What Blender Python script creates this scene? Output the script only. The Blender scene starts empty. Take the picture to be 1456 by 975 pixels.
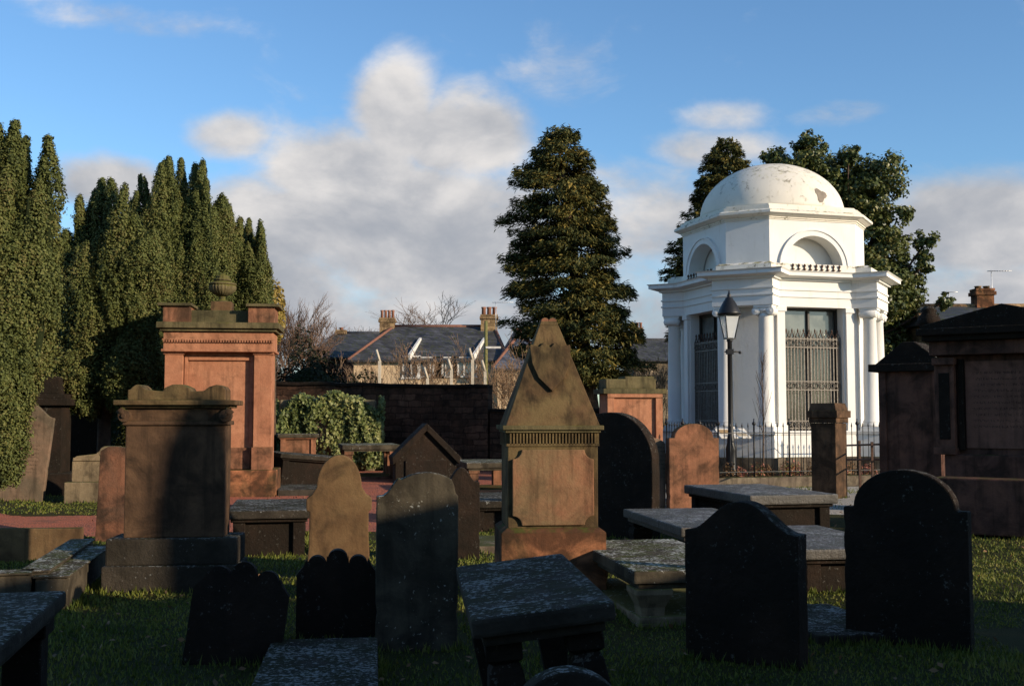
import bpy, bmesh, math, random
import numpy as np
from mathutils import Vector, Matrix
R = math.radians
rnd = random.Random(7)
rng = np.random.default_rng(11)
scene = bpy.context.scene
COL = scene.collection

# ---------------------------------------------------------------- camera
F = 1600.0
PITCH = math.atan(102.5 / F)
CAMZ = 1.65
cam = bpy.data.cameras.new('camera')
cam.sensor_width = 36.0
cam.lens = 36.0 * F / 1456
cam.clip_start = 0.05
cam.clip_end = 3000
camo = bpy.data.objects.new('camera', cam)
COL.objects.link(camo)
camo.location = (0, 0, CAMZ)
camo.rotation_euler = (math.pi / 2 + PITCH, 0, 0)
scene.camera = camo

def ray(px, py):
    a = (px - 728) / F
    b = (487.5 - py) / F
    return Vector((a, math.cos(PITCH) - b * math.sin(PITCH), math.sin(PITCH) + b * math.cos(PITCH)))
def G(px, py, z=0.0):          # survey point on the level z
    d = ray(px, py); t = (z - CAMZ) / d.z
    return Vector((d.x * t, d.y * t, z))
def V(px, py, Y):              # survey point at the distance Y
    d = ray(px, py); t = Y / d.y
    return Vector((d.x * t, Y, CAMZ + d.z * t))

# ---------------------------------------------------------------- sun and sky
SUN_AZ, SUN_EL = 58.0, 16.5      # azimuth from -Y towards +X
EXPOSURE = 1.0
sd = Vector((math.sin(R(SUN_AZ)) * math.cos(R(SUN_EL)), -math.cos(R(SUN_AZ)) * math.cos(R(SUN_EL)), math.sin(R(SUN_EL))))
sl = bpy.data.lights.new('sun', 'SUN')
sl.energy = 3.0
sl.angle = R(0.53)
sl.color = (1.0, 0.83, 0.62)
so = bpy.data.objects.new('sun', sl)
COL.objects.link(so)
so.rotation_euler = sd.to_track_quat('Z', 'Y').to_euler()
so.location = (20, -15, 30)

class NT:
    def __init__(s, nt): s.t = nt; s.n = nt.nodes; s.l = nt.links
    def node(s, typ, **kw):
        x = s.n.new(typ)
        for k, v in kw.items():
            if k.startswith('i_'):
                x.inputs[k[2:].replace('_', ' ')].default_value = v
            else: setattr(x, k, v)
        return x
    def set(s, sock, v):
        if isinstance(v, bpy.types.NodeSocket): s.l.new(v, sock)
        elif v is not None:
            if hasattr(sock.default_value, '__len__') and not hasattr(v, '__len__'): v = (v, v, v)
            if hasattr(v, '__len__') and len(v) == 3 and len(sock.default_value) == 4: v = (*v, 1)
            sock.default_value = v
    def m(s, op, a, b=None, c=None, clamp=False):
        x = s.node('ShaderNodeMath', operation=op, use_clamp=clamp)
        s.set(x.inputs[0], a)
        if b is not None: s.set(x.inputs[1], b)
        if c is not None: s.set(x.inputs[2], c)
        return x.outputs[0]
    def vm(s, op, a, b=None):
        x = s.node('ShaderNodeVectorMath', operation=op)
        s.set(x.inputs[0], a)
        if b is not None: s.set(x.inputs[1], b)
        return x.outputs['Value'] if op in ('DOT_PRODUCT', 'LENGTH') else x.outputs[0]
    def ss(s, v, lo, hi, a=0.0, b=1.0):       # smoothstep
        x = s.node('ShaderNodeMapRange', interpolation_type='SMOOTHSTEP')
        s.set(x.inputs[0], v); s.set(x.inputs[1], lo); s.set(x.inputs[2], hi); s.set(x.inputs[3], a); s.set(x.inputs[4], b)
        return x.outputs[0]
    def mix(s, f, a, b, blend='MIX'):
        x = s.node('ShaderNodeMix', data_type='RGBA', blend_type=blend)
        s.set(x.inputs[0], f); s.set(x.inputs[6], a); s.set(x.inputs[7], b)
        return x.outputs[2]
    def noise(s, vec, scale, detail=3, rough=.55, dist=0.0):
        x = s.node('ShaderNodeTexNoise')
        s.set(x.inputs['Vector'], vec)
        x.inputs['Scale'].default_value = scale; x.inputs['Detail'].default_value = detail
        x.inputs['Roughness'].default_value = rough; x.inputs['Distortion'].default_value = dist
        return x.outputs[0]
    def scale(s, vec, sc):
        return s.vm('MULTIPLY', vec, sc)
    def sep(s, vec):
        x = s.node('ShaderNodeSeparateXYZ'); s.set(x.inputs[0], vec); return x.outputs
    def comb(s, x_, y_, z_):
        x = s.node('ShaderNodeCombineXYZ')
        s.set(x.inputs[0], x_); s.set(x.inputs[1], y_); s.set(x.inputs[2], z_); return x.outputs[0]

world = bpy.data.worlds.new('World')
scene.world = world
world.use_nodes = True
w = NT(world.node_tree)
bg = w.n['Background']
sky = w.node('ShaderNodeTexSky', sky_type='NISHITA', sun_disc=False)
sky.sun_elevation = R(SUN_EL); sky.sun_rotation = R(180 - SUN_AZ)
sky.air_density = 1.0; sky.dust_density = 0.3; sky.ozone_density = 3.0
tc = w.node('ShaderNodeTexCoord')
D = tc.outputs['Generated']
dx, dy, dz = w.sep(D)
az = w.m('ARCTAN2', dx, dy)
el = w.m('ARCSINE', dz)
skyc = w.mix(1.0, sky.outputs[0], (1.09, 1.32, 1.47), 'MULTIPLY')
# cumulus banks: (azimuth, elevation, half width, half height, weight) in degrees
BANKS = []
def bank(px, py, rx, ry, wt=1.0):
    d = ray(px, py).normalized()
    BANKS.append((math.atan2(d.x, d.y), math.asin(d.z), rx / F, ry / F, wt))
bank(565, 160, 80, 100, 1.0); bank(655, 195, 130, 90, .95); bank(490, 255, 170, 90, 1.0); bank(400, 320, 190, 90, 1.0)
bank(600, 340, 280, 150, 1.05); bank(325, 195, 80, 42, .72); bank(160, 262, 110, 48, .9); bank(320, 420, 320, 130, .95); bank(560, 460, 420, 90, .8)
bank(900, 330, 160, 130, .72); bank(800, 95, 120, 70, .36); bank(1200, 158, 90, 24, .5); bank(1390, 330, 180, 90, 1.0)
bank(1400, 440, 240, 110, .85); bank(1010, 215, 130, 36, .55); bank(950, 470, 240, 110, .75); bank(-150, 400, 200, 120, .8); bank(1700, 300, 200, 150, .8)
bank(90, 15, 320, 26, .38); bank(1040, 165, 80, 30, .4); bank(60, 420, 160, 110, .7)
dens = None
for a0, e0, ra, re, wt in BANKS:
    u = w.m('DIVIDE', w.m('SUBTRACT', az, a0), ra)
    v = w.m('DIVIDE', w.m('SUBTRACT', el, e0), re)
    r = w.m('SQRT', w.m('ADD', w.m('MULTIPLY', u, u), w.m('MULTIPLY', v, v)))
    k = w.m('MULTIPLY', w.ss(r, 1.25, 0.25), wt)
    dens = k if dens is None else w.m('MAXIMUM', dens, k)
# loose cloud over the rest of the sky
cp = w.comb(w.m('MULTIPLY', az, 1.0), w.m('MULTIPLY', el, 1.6), 0.0)
rest = w.m('MULTIPLY', w.ss(w.noise(cp, 2.2, 4), .5, .75), w.ss(w.m('ABSOLUTE', az), .55, .8))
dens = w.m('MAXIMUM', dens, w.m('MULTIPLY', rest, .7))
n1 = w.noise(cp, 8.0, 9, .60, .45)
n2 = w.noise(cp, 26.0, 5, .6, .2)
nn = w.m('ADD', w.m('MULTIPLY', n1, .75), w.m('MULTIPLY', n2, .25))
cov = w.m('ADD', dens, w.m('MULTIPLY', w.m('SUBTRACT', nn, .5), 1.7))
mask = w.m('MULTIPLY', w.ss(cov, .10, .84), w.ss(el, -.02, .05, .6, 1.0))
# bright puffs on blue-grey undersides
lit = w.m('ADD', w.m('MULTIPLY', w.noise(w.vm('ADD', cp, (.012, -.018, .3)), 7.0, 6, .55, .3), 1.0), w.m('MULTIPLY', el, .75))
lit = w.m('ADD', lit, w.m('MULTIPLY', w.m('SUBTRACT', n2, .5), .22))
lit = w.ss(lit, .42, .98)
ccol = w.mix(lit, (3.0, 3.2, 3.6), (6.9, 6.6, 6.35))
fin = w.mix(mask, skyc, ccol)
w.l.new(fin, bg.inputs[0])
bg.inputs[1].default_value = 0.065

vs = scene.view_settings
vs.view_transform = 'Standard'; vs.look = 'None'; vs.gamma = 1.0; vs.use_curve_mapping = False
vs.exposure = EXPOSURE
scene.cycles.use_denoising = True
scene.cycles.max_bounces = 6
scene.cycles.transparent_max_bounces = 12

# ---------------------------------------------------------------- materials
def mat(name):
    m = bpy.data.materials.new(name); m.use_nodes = True
    t = NT(m.node_tree); b = t.n['Principled BSDF']
    return m, t, b
def stone(name, c1, c2, grime=(.014, .011, .008), g=.5, moss=0., mosscol=(.075, .085, .018), lichen=0., lichcol=(.42, .42, .38),
          bump=.35, rough=.92, streak=.45, face=None, facec=None, inscr=None, courses=None, fine=.35, spec=.12):
    m, t, b = mat(name)
    geo = t.node('ShaderNodeNewGeometry')
    P = geo.outputs['Position']; nz = t.sep(geo.outputs['Normal'])[2]
    obj = t.node('ShaderNodeTexCoord').outputs['Object']
    n_big = t.noise(P, 1.7, 5, .6, .4)
    n_mid = t.noise(P, 7.0, 5, .6)
    n_fin = t.noise(P, 55.0, 4, .7)
    c = t.mix(t.ss(n_big, .35, .66), c1, c2)
    c = t.mix(t.m('MULTIPLY', t.ss(n_mid, .3, .75), .35), c, t.mix(.5, c2, (.0, .0, .0)))
    c = t.mix(fine, c, t.mix(1.0, c, t.mix(n_fin, (.35, .35, .35), (1.65, 1.65, 1.65)), 'MULTIPLY'))
    st = t.noise(t.scale(P, (9, 9, .7)), 1.0, 4, .6)
    c = t.mix(t.m('MULTIPLY', t.ss(st, .48, .7), streak), c, grime)
    gm = t.ss(t.m('ADD', t.noise(P, 2.6, 6, .65, .6), t.m('MULTIPLY', n_fin, .12)), .66 - .42 * g, .92 - .42 * g)
    c = t.mix(t.m('MULTIPLY', gm, min(1, .42 + .55 * g)), c, grime)
    if courses:
        br = t.node('ShaderNodeTexBrick')
        ox, oy, oz = t.sep(obj)
        wob = t.m('MULTIPLY', t.m('SUBTRACT', t.noise(P, 1.9, 3, .6), .5), courses[1] * 1.1 if courses[2] > .0125 else .0)
        t.set(br.inputs['Vector'], t.comb(t.m('ADD', t.m('ADD', ox, oy), t.m('MULTIPLY', wob, 2.0)), t.m('ADD', oz, wob), 0))
        br.squash = 1.6; br.squash_frequency = 3; br.offset = .43
        br.inputs['Scale'].default_value = 1.0
        br.inputs['Brick Width'].default_value = courses[0]; br.inputs['Row Height'].default_value = courses[1]
        br.inputs['Mortar Size'].default_value = courses[2]; br.inputs['Mortar Smooth'].default_value = .3
        br.inputs['Color1'].default_value = (.5, .5, .5, 1); br.inputs['Color2'].default_value = (1.35, 1.35, 1.35, 1); br.inputs['Mortar'].default_value = (.45, .45, .45, 1)
        c = t.mix(.85, c, t.mix(1.0, c, br.outputs[0], 'MULTIPLY'))
    if inscr:   # weathered cut lines: rows of worn strokes (x half width, z0, z1, row height)
        hx, z0, z1, rh = inscr
        ox, oy, oz = t.sep(obj)
        row = t.m('FRACT', t.m('DIVIDE', oz, rh))
        inrow = t.m('MULTIPLY', t.ss(row, .25, .32), t.ss(row, .75, .68))
        let = t.ss(t.noise(t.comb(t.m('MULTIPLY', ox, 60.0 * .08 / rh), t.m('FLOOR', t.m('DIVIDE', oz, rh)), t.m('MULTIPLY', oz, 30)), 1.0, 2), .48, .56)
        ins = t.m('MULTIPLY', t.m('MULTIPLY', t.ss(oz, z0, z0 + .02), t.ss(oz, z1, z1 - .02)), t.ss(t.m('ABSOLUTE', ox), hx, hx - .06))
        c = t.mix(t.m('MULTIPLY', t.m('MULTIPLY', t.m('MULTIPLY', inrow, let), ins), .5), c, grime)
    if moss:
        mm = t.ss(t.m('ADD', t.m('MULTIPLY', nz, .45), t.noise(P, 5.0, 5, .65)), .92 - .3 * moss, 1.12 - .3 * moss)
        c = t.mix(t.m('MULTIPLY', mm, .85), c, t.mix(n_fin, mosscol, tuple(v * .45 for v in mosscol)))
    if lichen:
        vo = t.node('ShaderNodeTexNoise'); t.set(vo.inputs['Vector'], P); vo.inputs['Scale'].default_value = 34; vo.inputs['Detail'].default_value = 4; vo.inputs['Roughness'].default_value = .7
        lm = t.m('ADD', t.m('MULTIPLY', vo.outputs[0], .62), t.m('MULTIPLY', t.noise(P, 11.0, 5, .75, .5), .40))
        lm = t.m('ADD', lm, t.m('MULTIPLY', nz, .1))
        lm = t.m('ADD', lm, t.m('MULTIPLY', t.noise(P, 3.0, 2), .22))
        lm = t.ss(lm, .86 - .2 * lichen, .92 - .2 * lichen)
        c = t.mix(t.m('MULTIPLY', lm, .75), c, lichcol)
    t.l.new(c, b.inputs['Base Color'])
    b.inputs['Roughness'].default_value = rough
    b.inputs['Specular IOR Level'].default_value = spec
    h = t.m('ADD', t.m('MULTIPLY', n_fin, .35), t.m('MULTIPLY', n_mid, 1.0))
    h = t.m('ADD', h, t.m('MULTIPLY', t.noise(P, 22, 4, .65), .6))
    bp = t.node('ShaderNodeBump'); bp.inputs['Strength'].default_value = bump; bp.inputs['Distance'].default_value = .03
    t.set(bp.inputs['Height'], h if not courses else t.m('ADD', h, t.m('MULTIPLY', br.outputs['Fac'], -1.5)))
    t.l.new(bp.outputs[0], b.inputs['Normal'])
    return m
def leafmat(name, cols, rough=.6, trans=.15, spec=.3):
    m, t, b = mat(name)
    geo = t.node('ShaderNodeNewGeometry')
    rp = geo.outputs['Random Per Island']
    cr = t.node('ShaderNodeValToRGB')
    el_ = cr.color_ramp.elements
    for i, c in enumerate(cols):
        e = el_[i] if i < 2 else el_.new(1.0)
        e.color = (*c, 1)
    for i in range(len(cols)): el_[i].position = i / max(1, len(cols) - 1)
    f = t.m('ADD', t.m('MULTIPLY', rp, .6), t.m('MULTIPLY', t.ss(t.noise(geo.outputs['Position'], 1.1, 3), .3, .7), .4))
    t.l.new(f, cr.inputs[0]); t.l.new(cr.outputs[0], b.inputs['Base Color'])
    b.inputs['Roughness'].default_value = rough; b.inputs['Specular IOR Level'].default_value = spec
    if trans:
        tr = t.node('ShaderNodeBsdfTranslucent'); t.l.new(cr.outputs[0], tr.inputs[0])
        mx = t.node('ShaderNodeMixShader'); mx.inputs[0].default_value = trans
        t.l.new(b.outputs[0], mx.inputs[1]); t.l.new(tr.outputs[0], mx.inputs[2]); t.l.new(mx.outputs[0], t.n['Material Output'].inputs[0])
    return m
def plain(name, c, rough=.6, metal=0., var=.3, sc=8., bump=.1, c2=None, spec=.4):
    m, t, b = mat(name)
    P = t.node('ShaderNodeNewGeometry').outputs['Position']
    n = t.noise(P, sc, 5, .65)
    t.l.new(t.mix(t.ss(n, .3, .7), c, c2 or tuple(v * (1 - var) for v in c)), b.inputs['Base Color'])
    b.inputs['Roughness'].default_value = rough; b.inputs['Metallic'].default_value = metal; b.inputs['Specular IOR Level'].default_value = spec
    if bump:
        bp = t.node('ShaderNodeBump'); bp.inputs['Strength'].default_value = bump; bp.inputs['Distance'].default_value = .02
        t.set(bp.inputs['Height'], t.noise(P, sc * 5, 4)); t.l.new(bp.outputs[0], b.inputs['Normal'])
    return m
M = {}
M['red'] = stone('red_sandstone', (.43, .20, .112), (.36, .155, .085), g=.26, moss=.35, streak=.28)
M['redgrime'] = stone('grimy_red_sandstone', (.31, .135, .075), (.17, .085, .048), g=.42, moss=.55, streak=.5)
M['redbase'] = stone('patchy_red_sandstone', (.45, .18, .085), (.10, .065, .03), g=.66, moss=.45, streak=.4)
M['mossy'] = stone('mossy_sandstone', (.15, .12, .06), (.08, .07, .035), g=.3, moss=.9, mosscol=(.14, .13, .03))
M['brown'] = stone('brown_sandstone', (.145, .082, .045), (.08, .047, .028), g=.48, moss=.4, lichen=.25, streak=.55)
M['tan'] = stone('tan_sandstone', (.165, .105, .05), (.125, .072, .035), g=.3, moss=.5, streak=.45, lichen=.15)
M['tanpanel'] = stone('rusty_tan_sandstone', (.20, .135, .07), (.30, .13, .07), g=.28, moss=.3, streak=.5)
M['oblisk'] = stone('olive_brown_sandstone', (.155, .112, .05), (.125, .072, .036), g=.42, moss=.5, mosscol=(.11, .11, .025), streak=.75, lichen=.1)
M['dark'] = stone('shade_black_sandstone', (.014, .0105, .0075), (.030, .019, .013), g=.5, moss=.15, mosscol=(.014, .016, .005), lichen=.75, lichcol=(.10, .095, .08), streak=.6, bump=.6)  # near-black base colour carries the stones' shade, besides the grime
M['darkred'] = stone('dark_red_sandstone', (.17, .078, .052), (.11, .055, .04), g=.45, moss=.12, streak=.5, lichen=.1, lichcol=(.2, .18, .16))  # darker version of the red sandstone colours
M['darkredtext'] = stone('inscribed_dark_sandstone', (.24, .115, .078), (.17, .085, .06), g=.25, streak=.4, inscr=(.5, 1.45, 2.3, .085))
M['lichen'] = stone('lichened_black_slab', (.03, .025, .018), (.055, .045, .034), g=.4, moss=.3, mosscol=(.03, .03, .01), lichen=.64, lichcol=(.24, .24, .22), streak=.1, bump=.6)
M['lichtop'] = stone('white_lichened_stone', (.06, .052, .036), (.10, .08, .054), g=.48, moss=.25, lichen=.62, lichcol=(.5, .5, .44), streak=.45)
M['skysheen'] = stone('sky_sheen_lichened_slab', (.05, .044, .035), (.085, .072, .056), g=.4, moss=.25, mosscol=(.05, .05, .02), lichen=.62, lichcol=(.33, .33, .32), streak=.1, bump=.6, rough=.6, spec=.5)  # pale flecks put the sky's reflection on the lids into the colour
M['pale'] = stone('pale_mossed_sandstone', (.24, .18, .11), (.17, .13, .08), g=.38, moss=.75, mosscol=(.15, .15, .045), lichen=.4)
M['pinkgrey'] = stone('pink_grey_sandstone', (.21, .135, .09), (.13, .10, .068), g=.3, moss=.45, streak=.45, inscr=(.36, .55, 1.15, .075))
M['eroded'] = stone('eroded_red_sandstone', (.21, .09, .05), (.085, .052, .034), g=.55, moss=.2, bump=.5, lichen=.3, lichcol=(.42, .30, .22))
M['wall'] = stone('black_rubble', (.05, .03, .02), (.13, .065, .038), g=.36, moss=.35, streak=.4, courses=(.42, .19, .018), lichen=.25, lichcol=(.2, .17, .14), bump=.8)
M['lowwall'] = stone('grey_rubble', (.26, .2, .13), (.18, .14, .1), g=.3, moss=.5, courses=(.4, .2, .018))
M['kerb'] = stone('kerb_stone', (.20, .16, .11), (.13, .10, .075), g=.4, moss=.5, lichen=.3)
M['shade_church'] = stone('shade_church_sandstone', (.25, .11, .07), (.18, .085, .055), g=.4, courses=(.7, .32, .02))
# lime-white paint with streaks and lichen
def whitepaint(name, dirt, tint=(1., 1., 1.)):
    m, t, b = mat(name)
    geo = t.node('ShaderNodeNewGeometry'); P = geo.outputs['Position']; nz = t.sep(geo.outputs['Normal'])[2]
    c = t.mix(t.ss(t.noise(P, 1.5, 4), .3, .7), tuple(a * q for a, q in zip((.74, .72, .68), tint)), tuple(a * q for a, q in zip((.68, .665, .63), tint)))
    s = t.noise(t.scale(P, (7, 7, 1.0)), 1.0, 5, .65)
    c = t.mix(t.m('MULTIPLY', t.ss(s, .55, .75), .35 * dirt + .05), c, (.42, .36, .25))
    g = t.ss(t.m('ADD', t.noise(P, 4.0, 7, .72, .4), t.m('MULTIPLY', nz, .10)), .68 - .05 * dirt, .80 - .05 * dirt)
    c = t.mix(t.m('MULTIPLY', g, min(1., .7 * dirt)), c, (.16, .14, .09))
    rn = t.m('MULTIPLY', t.ss(nz, -.2, -.9), .0)
    g2 = t.ss(t.m('ADD', t.noise(P, 9.0, 5, .7), t.m('MULTIPLY', nz, .2)), .66, .82)
    c = t.mix(t.m('MULTIPLY', g2, .4 * dirt), c, (.42, .38, .18))
    t.l.new(c, b.inputs['Base Color']); b.inputs['Roughness'].default_value = .75; b.inputs['Specular IOR Level'].default_value = .25
    bp = t.node('ShaderNodeBump'); bp.inputs['Strength'].default_value = .15; bp.inputs['Distance'].default_value = .02
    t.set(bp.inputs['Height'], t.noise(P, 12, 5, .65)); t.l.new(bp.outputs[0], b.inputs['Normal'])
    return m
M['white'] = whitepaint('white_lime_paint', .6)
M['whitetop'] = whitepaint('weathered_white_paint', 2.2, (.98, .94, .86))
M['dome'] = whitepaint('stained_white_dome', 1.25, (.98, .93, .84))
M['bare'] = plain('bare_render_patch', (.24, .2, .16), .9)
M['iron'] = plain('black_iron', (.012, .012, .013), .45, .0, .4, 20)
M['grille'] = plain('weathered_iron_grille', (.22, .2, .17), .6, .2, .5, 30, c2=(.09, .07, .055))
M['frame'] = plain('dark_window_frame', (.03, .025, .02), .5)
M['rust'] = plain('rusty_iron', (.10, .05, .03), .8, 0, .6, 25)
def glass(name, c, rough=.06):
    m, t, b = mat(name)
    P = t.node('ShaderNodeNewGeometry').outputs['Position']
    t.l.new(t.mix(t.ss(t.noise(P, 1.3, 3), .4, .6), c, tuple(v * .55 for v in c)), b.inputs['Base Color'])
    b.inputs['Roughness'].default_value = rough; b.inputs['Specular IOR Level'].default_value = .9
    return m
M['glass'] = glass('window_glass', (.13, .135, .12), .12)
M['hglass'] = glass('house_glass', (.06, .08, .1), .08)
m, t, b = mat('lantern_glass'); b.inputs['Base Color'].default_value = (.72, .74, .74, 1); b.inputs['Transmission Weight'].default_value = .45; b.inputs['Roughness'].default_value = .35; M['lglass'] = m
M['slate'] = stone('slate', (.06, .06, .065), (.09, .09, .10), g=.2, moss=.1, courses=(.3, .16, .012), streak=.2, bump=.3, rough=.55)
M['slateblue'] = stone('blue_slate', (.09, .105, .14), (.12, .13, .16), g=.12, courses=(.3, .16, .012), streak=.15, bump=.3, rough=.5)
M['cream'] = plain('cream_render', (.62, .45, .27), .9, c2=(.5, .36, .22))
M['terra'] = plain('terracotta', (.22, .095, .06), .85)
M['pot'] = plain('chimney_clay', (.30, .135, .085), .85)
M['buff'] = stone('buff_chimney_stone', (.33, .22, .11), (.22, .14, .08), g=.3, courses=(.4, .2, .015))
M['concrete'] = plain('pale_concrete', (.6, .52, .4), .9)
M['whitewood'] = plain('white_boards', (.75, .72, .66), .6)
M['alu'] = plain('aerial_metal', (.75, .75, .75), .4, .3)
M['greenpole'] = plain('mossy_wood_pole', (.16, .15, .05), .9)
M['bark'] = plain('bark', (.09, .055, .035), .95, 0, .5, 12, .6)
M['twig'] = plain('winter_twigs', (.20, .12, .075), .95, 0, .4, 3, 0)
M['hedgetwig'] = plain('russet_twigs', (.30, .19, .11), .95, 0, .4, 2, 0)
M['saptwig'] = plain('sapling_bark', (.10, .07, .05), .9, 0, .3, 9, 0)
M['yew'] = leafmat('yew_needles', [(.026, .036, .009), (.062, .074, .019), (.09, .104, .027), (.125, .122, .035), (.10, .074, .028)], .7, .05, .2)
M['yewcore'] = plain('yew_shade_core', (.018, .024, .008), .95, 0, .4, 9, .5, spec=.1)  # darker than the needles: shade inside the crown put into the colour
M['conifer'] = leafmat('conifer_needles', [(.013, .021, .008), (.040, .050, .015), (.11, .098, .025), (.27, .185, .04)], .7, .05, .2)
M['holly'] = leafmat('evergreen_leaves', [(.026, .040, .011), (.062, .080, .02), (.11, .12, .03), (.2, .17, .05)], .45, .1, .35)
M['ivy'] = leafmat('ivy_leaves', [(.035, .05, .013), (.09, .115, .03), (.18, .195, .06), (.30, .28, .11)], .55, .1, .3)
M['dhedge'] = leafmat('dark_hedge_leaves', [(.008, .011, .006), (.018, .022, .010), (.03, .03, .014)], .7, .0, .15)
M['gold'] = leafmat('golden_leaves', [(.12, .10, .02), (.24, .18, .04), (.3, .2, .05)], .6, .15)
M['bed'] = leafmat('bedding_leaves', [(.05, .07, .02), (.16, .15, .04), (.38, .13, .09), (.55, .26, .2)], .5, .15)
M['dryleaf'] = leafmat('dry_stems', [(.14, .07, .035), (.2, .11, .05), (.08, .06, .03)], .8, .1)
M['grassblade'] = leafmat('grass_blades', [(.03, .05, .009), (.08, .105, .016), (.15, .16, .026), (.2, .17, .05)], .6, .2, .2)
def groundmat():
    m, t, b = mat('turf')
    P = t.node('ShaderNodeNewGeometry').outputs['Position']
    c = t.mix(t.ss(t.noise(P, .7, 5), .35, .65), (.032, .036, .010), (.05, .044, .015))
    c = t.mix(t.m('MULTIPLY', t.ss(t.noise(P, 2.3, 5, .7), .52, .7), .7), c, (.045, .03, .016))
    c = t.mix(t.ss(t.noise(P, 60, 3), .4, .7), c, (.03, .035, .01))
    t.l.new(c, b.inputs['Base Color']); b.inputs['Roughness'].default_value = .95; b.inputs['Specular IOR Level'].default_value = .1
    bp = t.node('ShaderNodeBump'); bp.inputs['Strength'].default_value = .8; bp.inputs['Distance'].default_value = .05
    t.set(bp.inputs['Height'], t.noise(P, 35, 5, .7)); t.l.new(bp.outputs[0], b.inputs['Normal'])
    return m
M['turf'] = groundmat()
def gravelmat(name, a, b_, c_):
    m, t, b = mat(name)
    P = t.node('ShaderNodeNewGeometry').outputs['Position']
    vo = t.node('ShaderNodeTexVoronoi'); vo.inputs['Scale'].default_value = 38; t.set(vo.inputs['Vector'], P)
    cs = t.sep(vo.outputs['Color'])
    c = t.mix(cs[0], a, b_)
    c = t.mix(t.m('MULTIPLY', t.ss(t.noise(P, 1.2, 5, .7), .5, .72), .75), c, c_)
    t.l.new(c, b.inputs['Base Color']); b.inputs['Roughness'].default_value = .9
    bp = t.node('ShaderNodeBump'); bp.inputs['Strength'].default_value = 1.0; bp.inputs['Distance'].default_value = .03
    t.set(bp.inputs['Height'], t.m('ADD', t.m('MULTIPLY', vo.outputs['Distance'], -1.0), t.noise(P, 9, 4))); t.l.new(bp.outputs[0], b.inputs['Normal'])
    return m
M['gravel'] = gravelmat('red_gravel', (.46, .125, .055), (.25, .068, .034), (.09, .05, .026))
M['paving'] = gravelmat('pale_paving', (.4, .36, .3), (.34, .3, .25), (.2, .18, .14))

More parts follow.
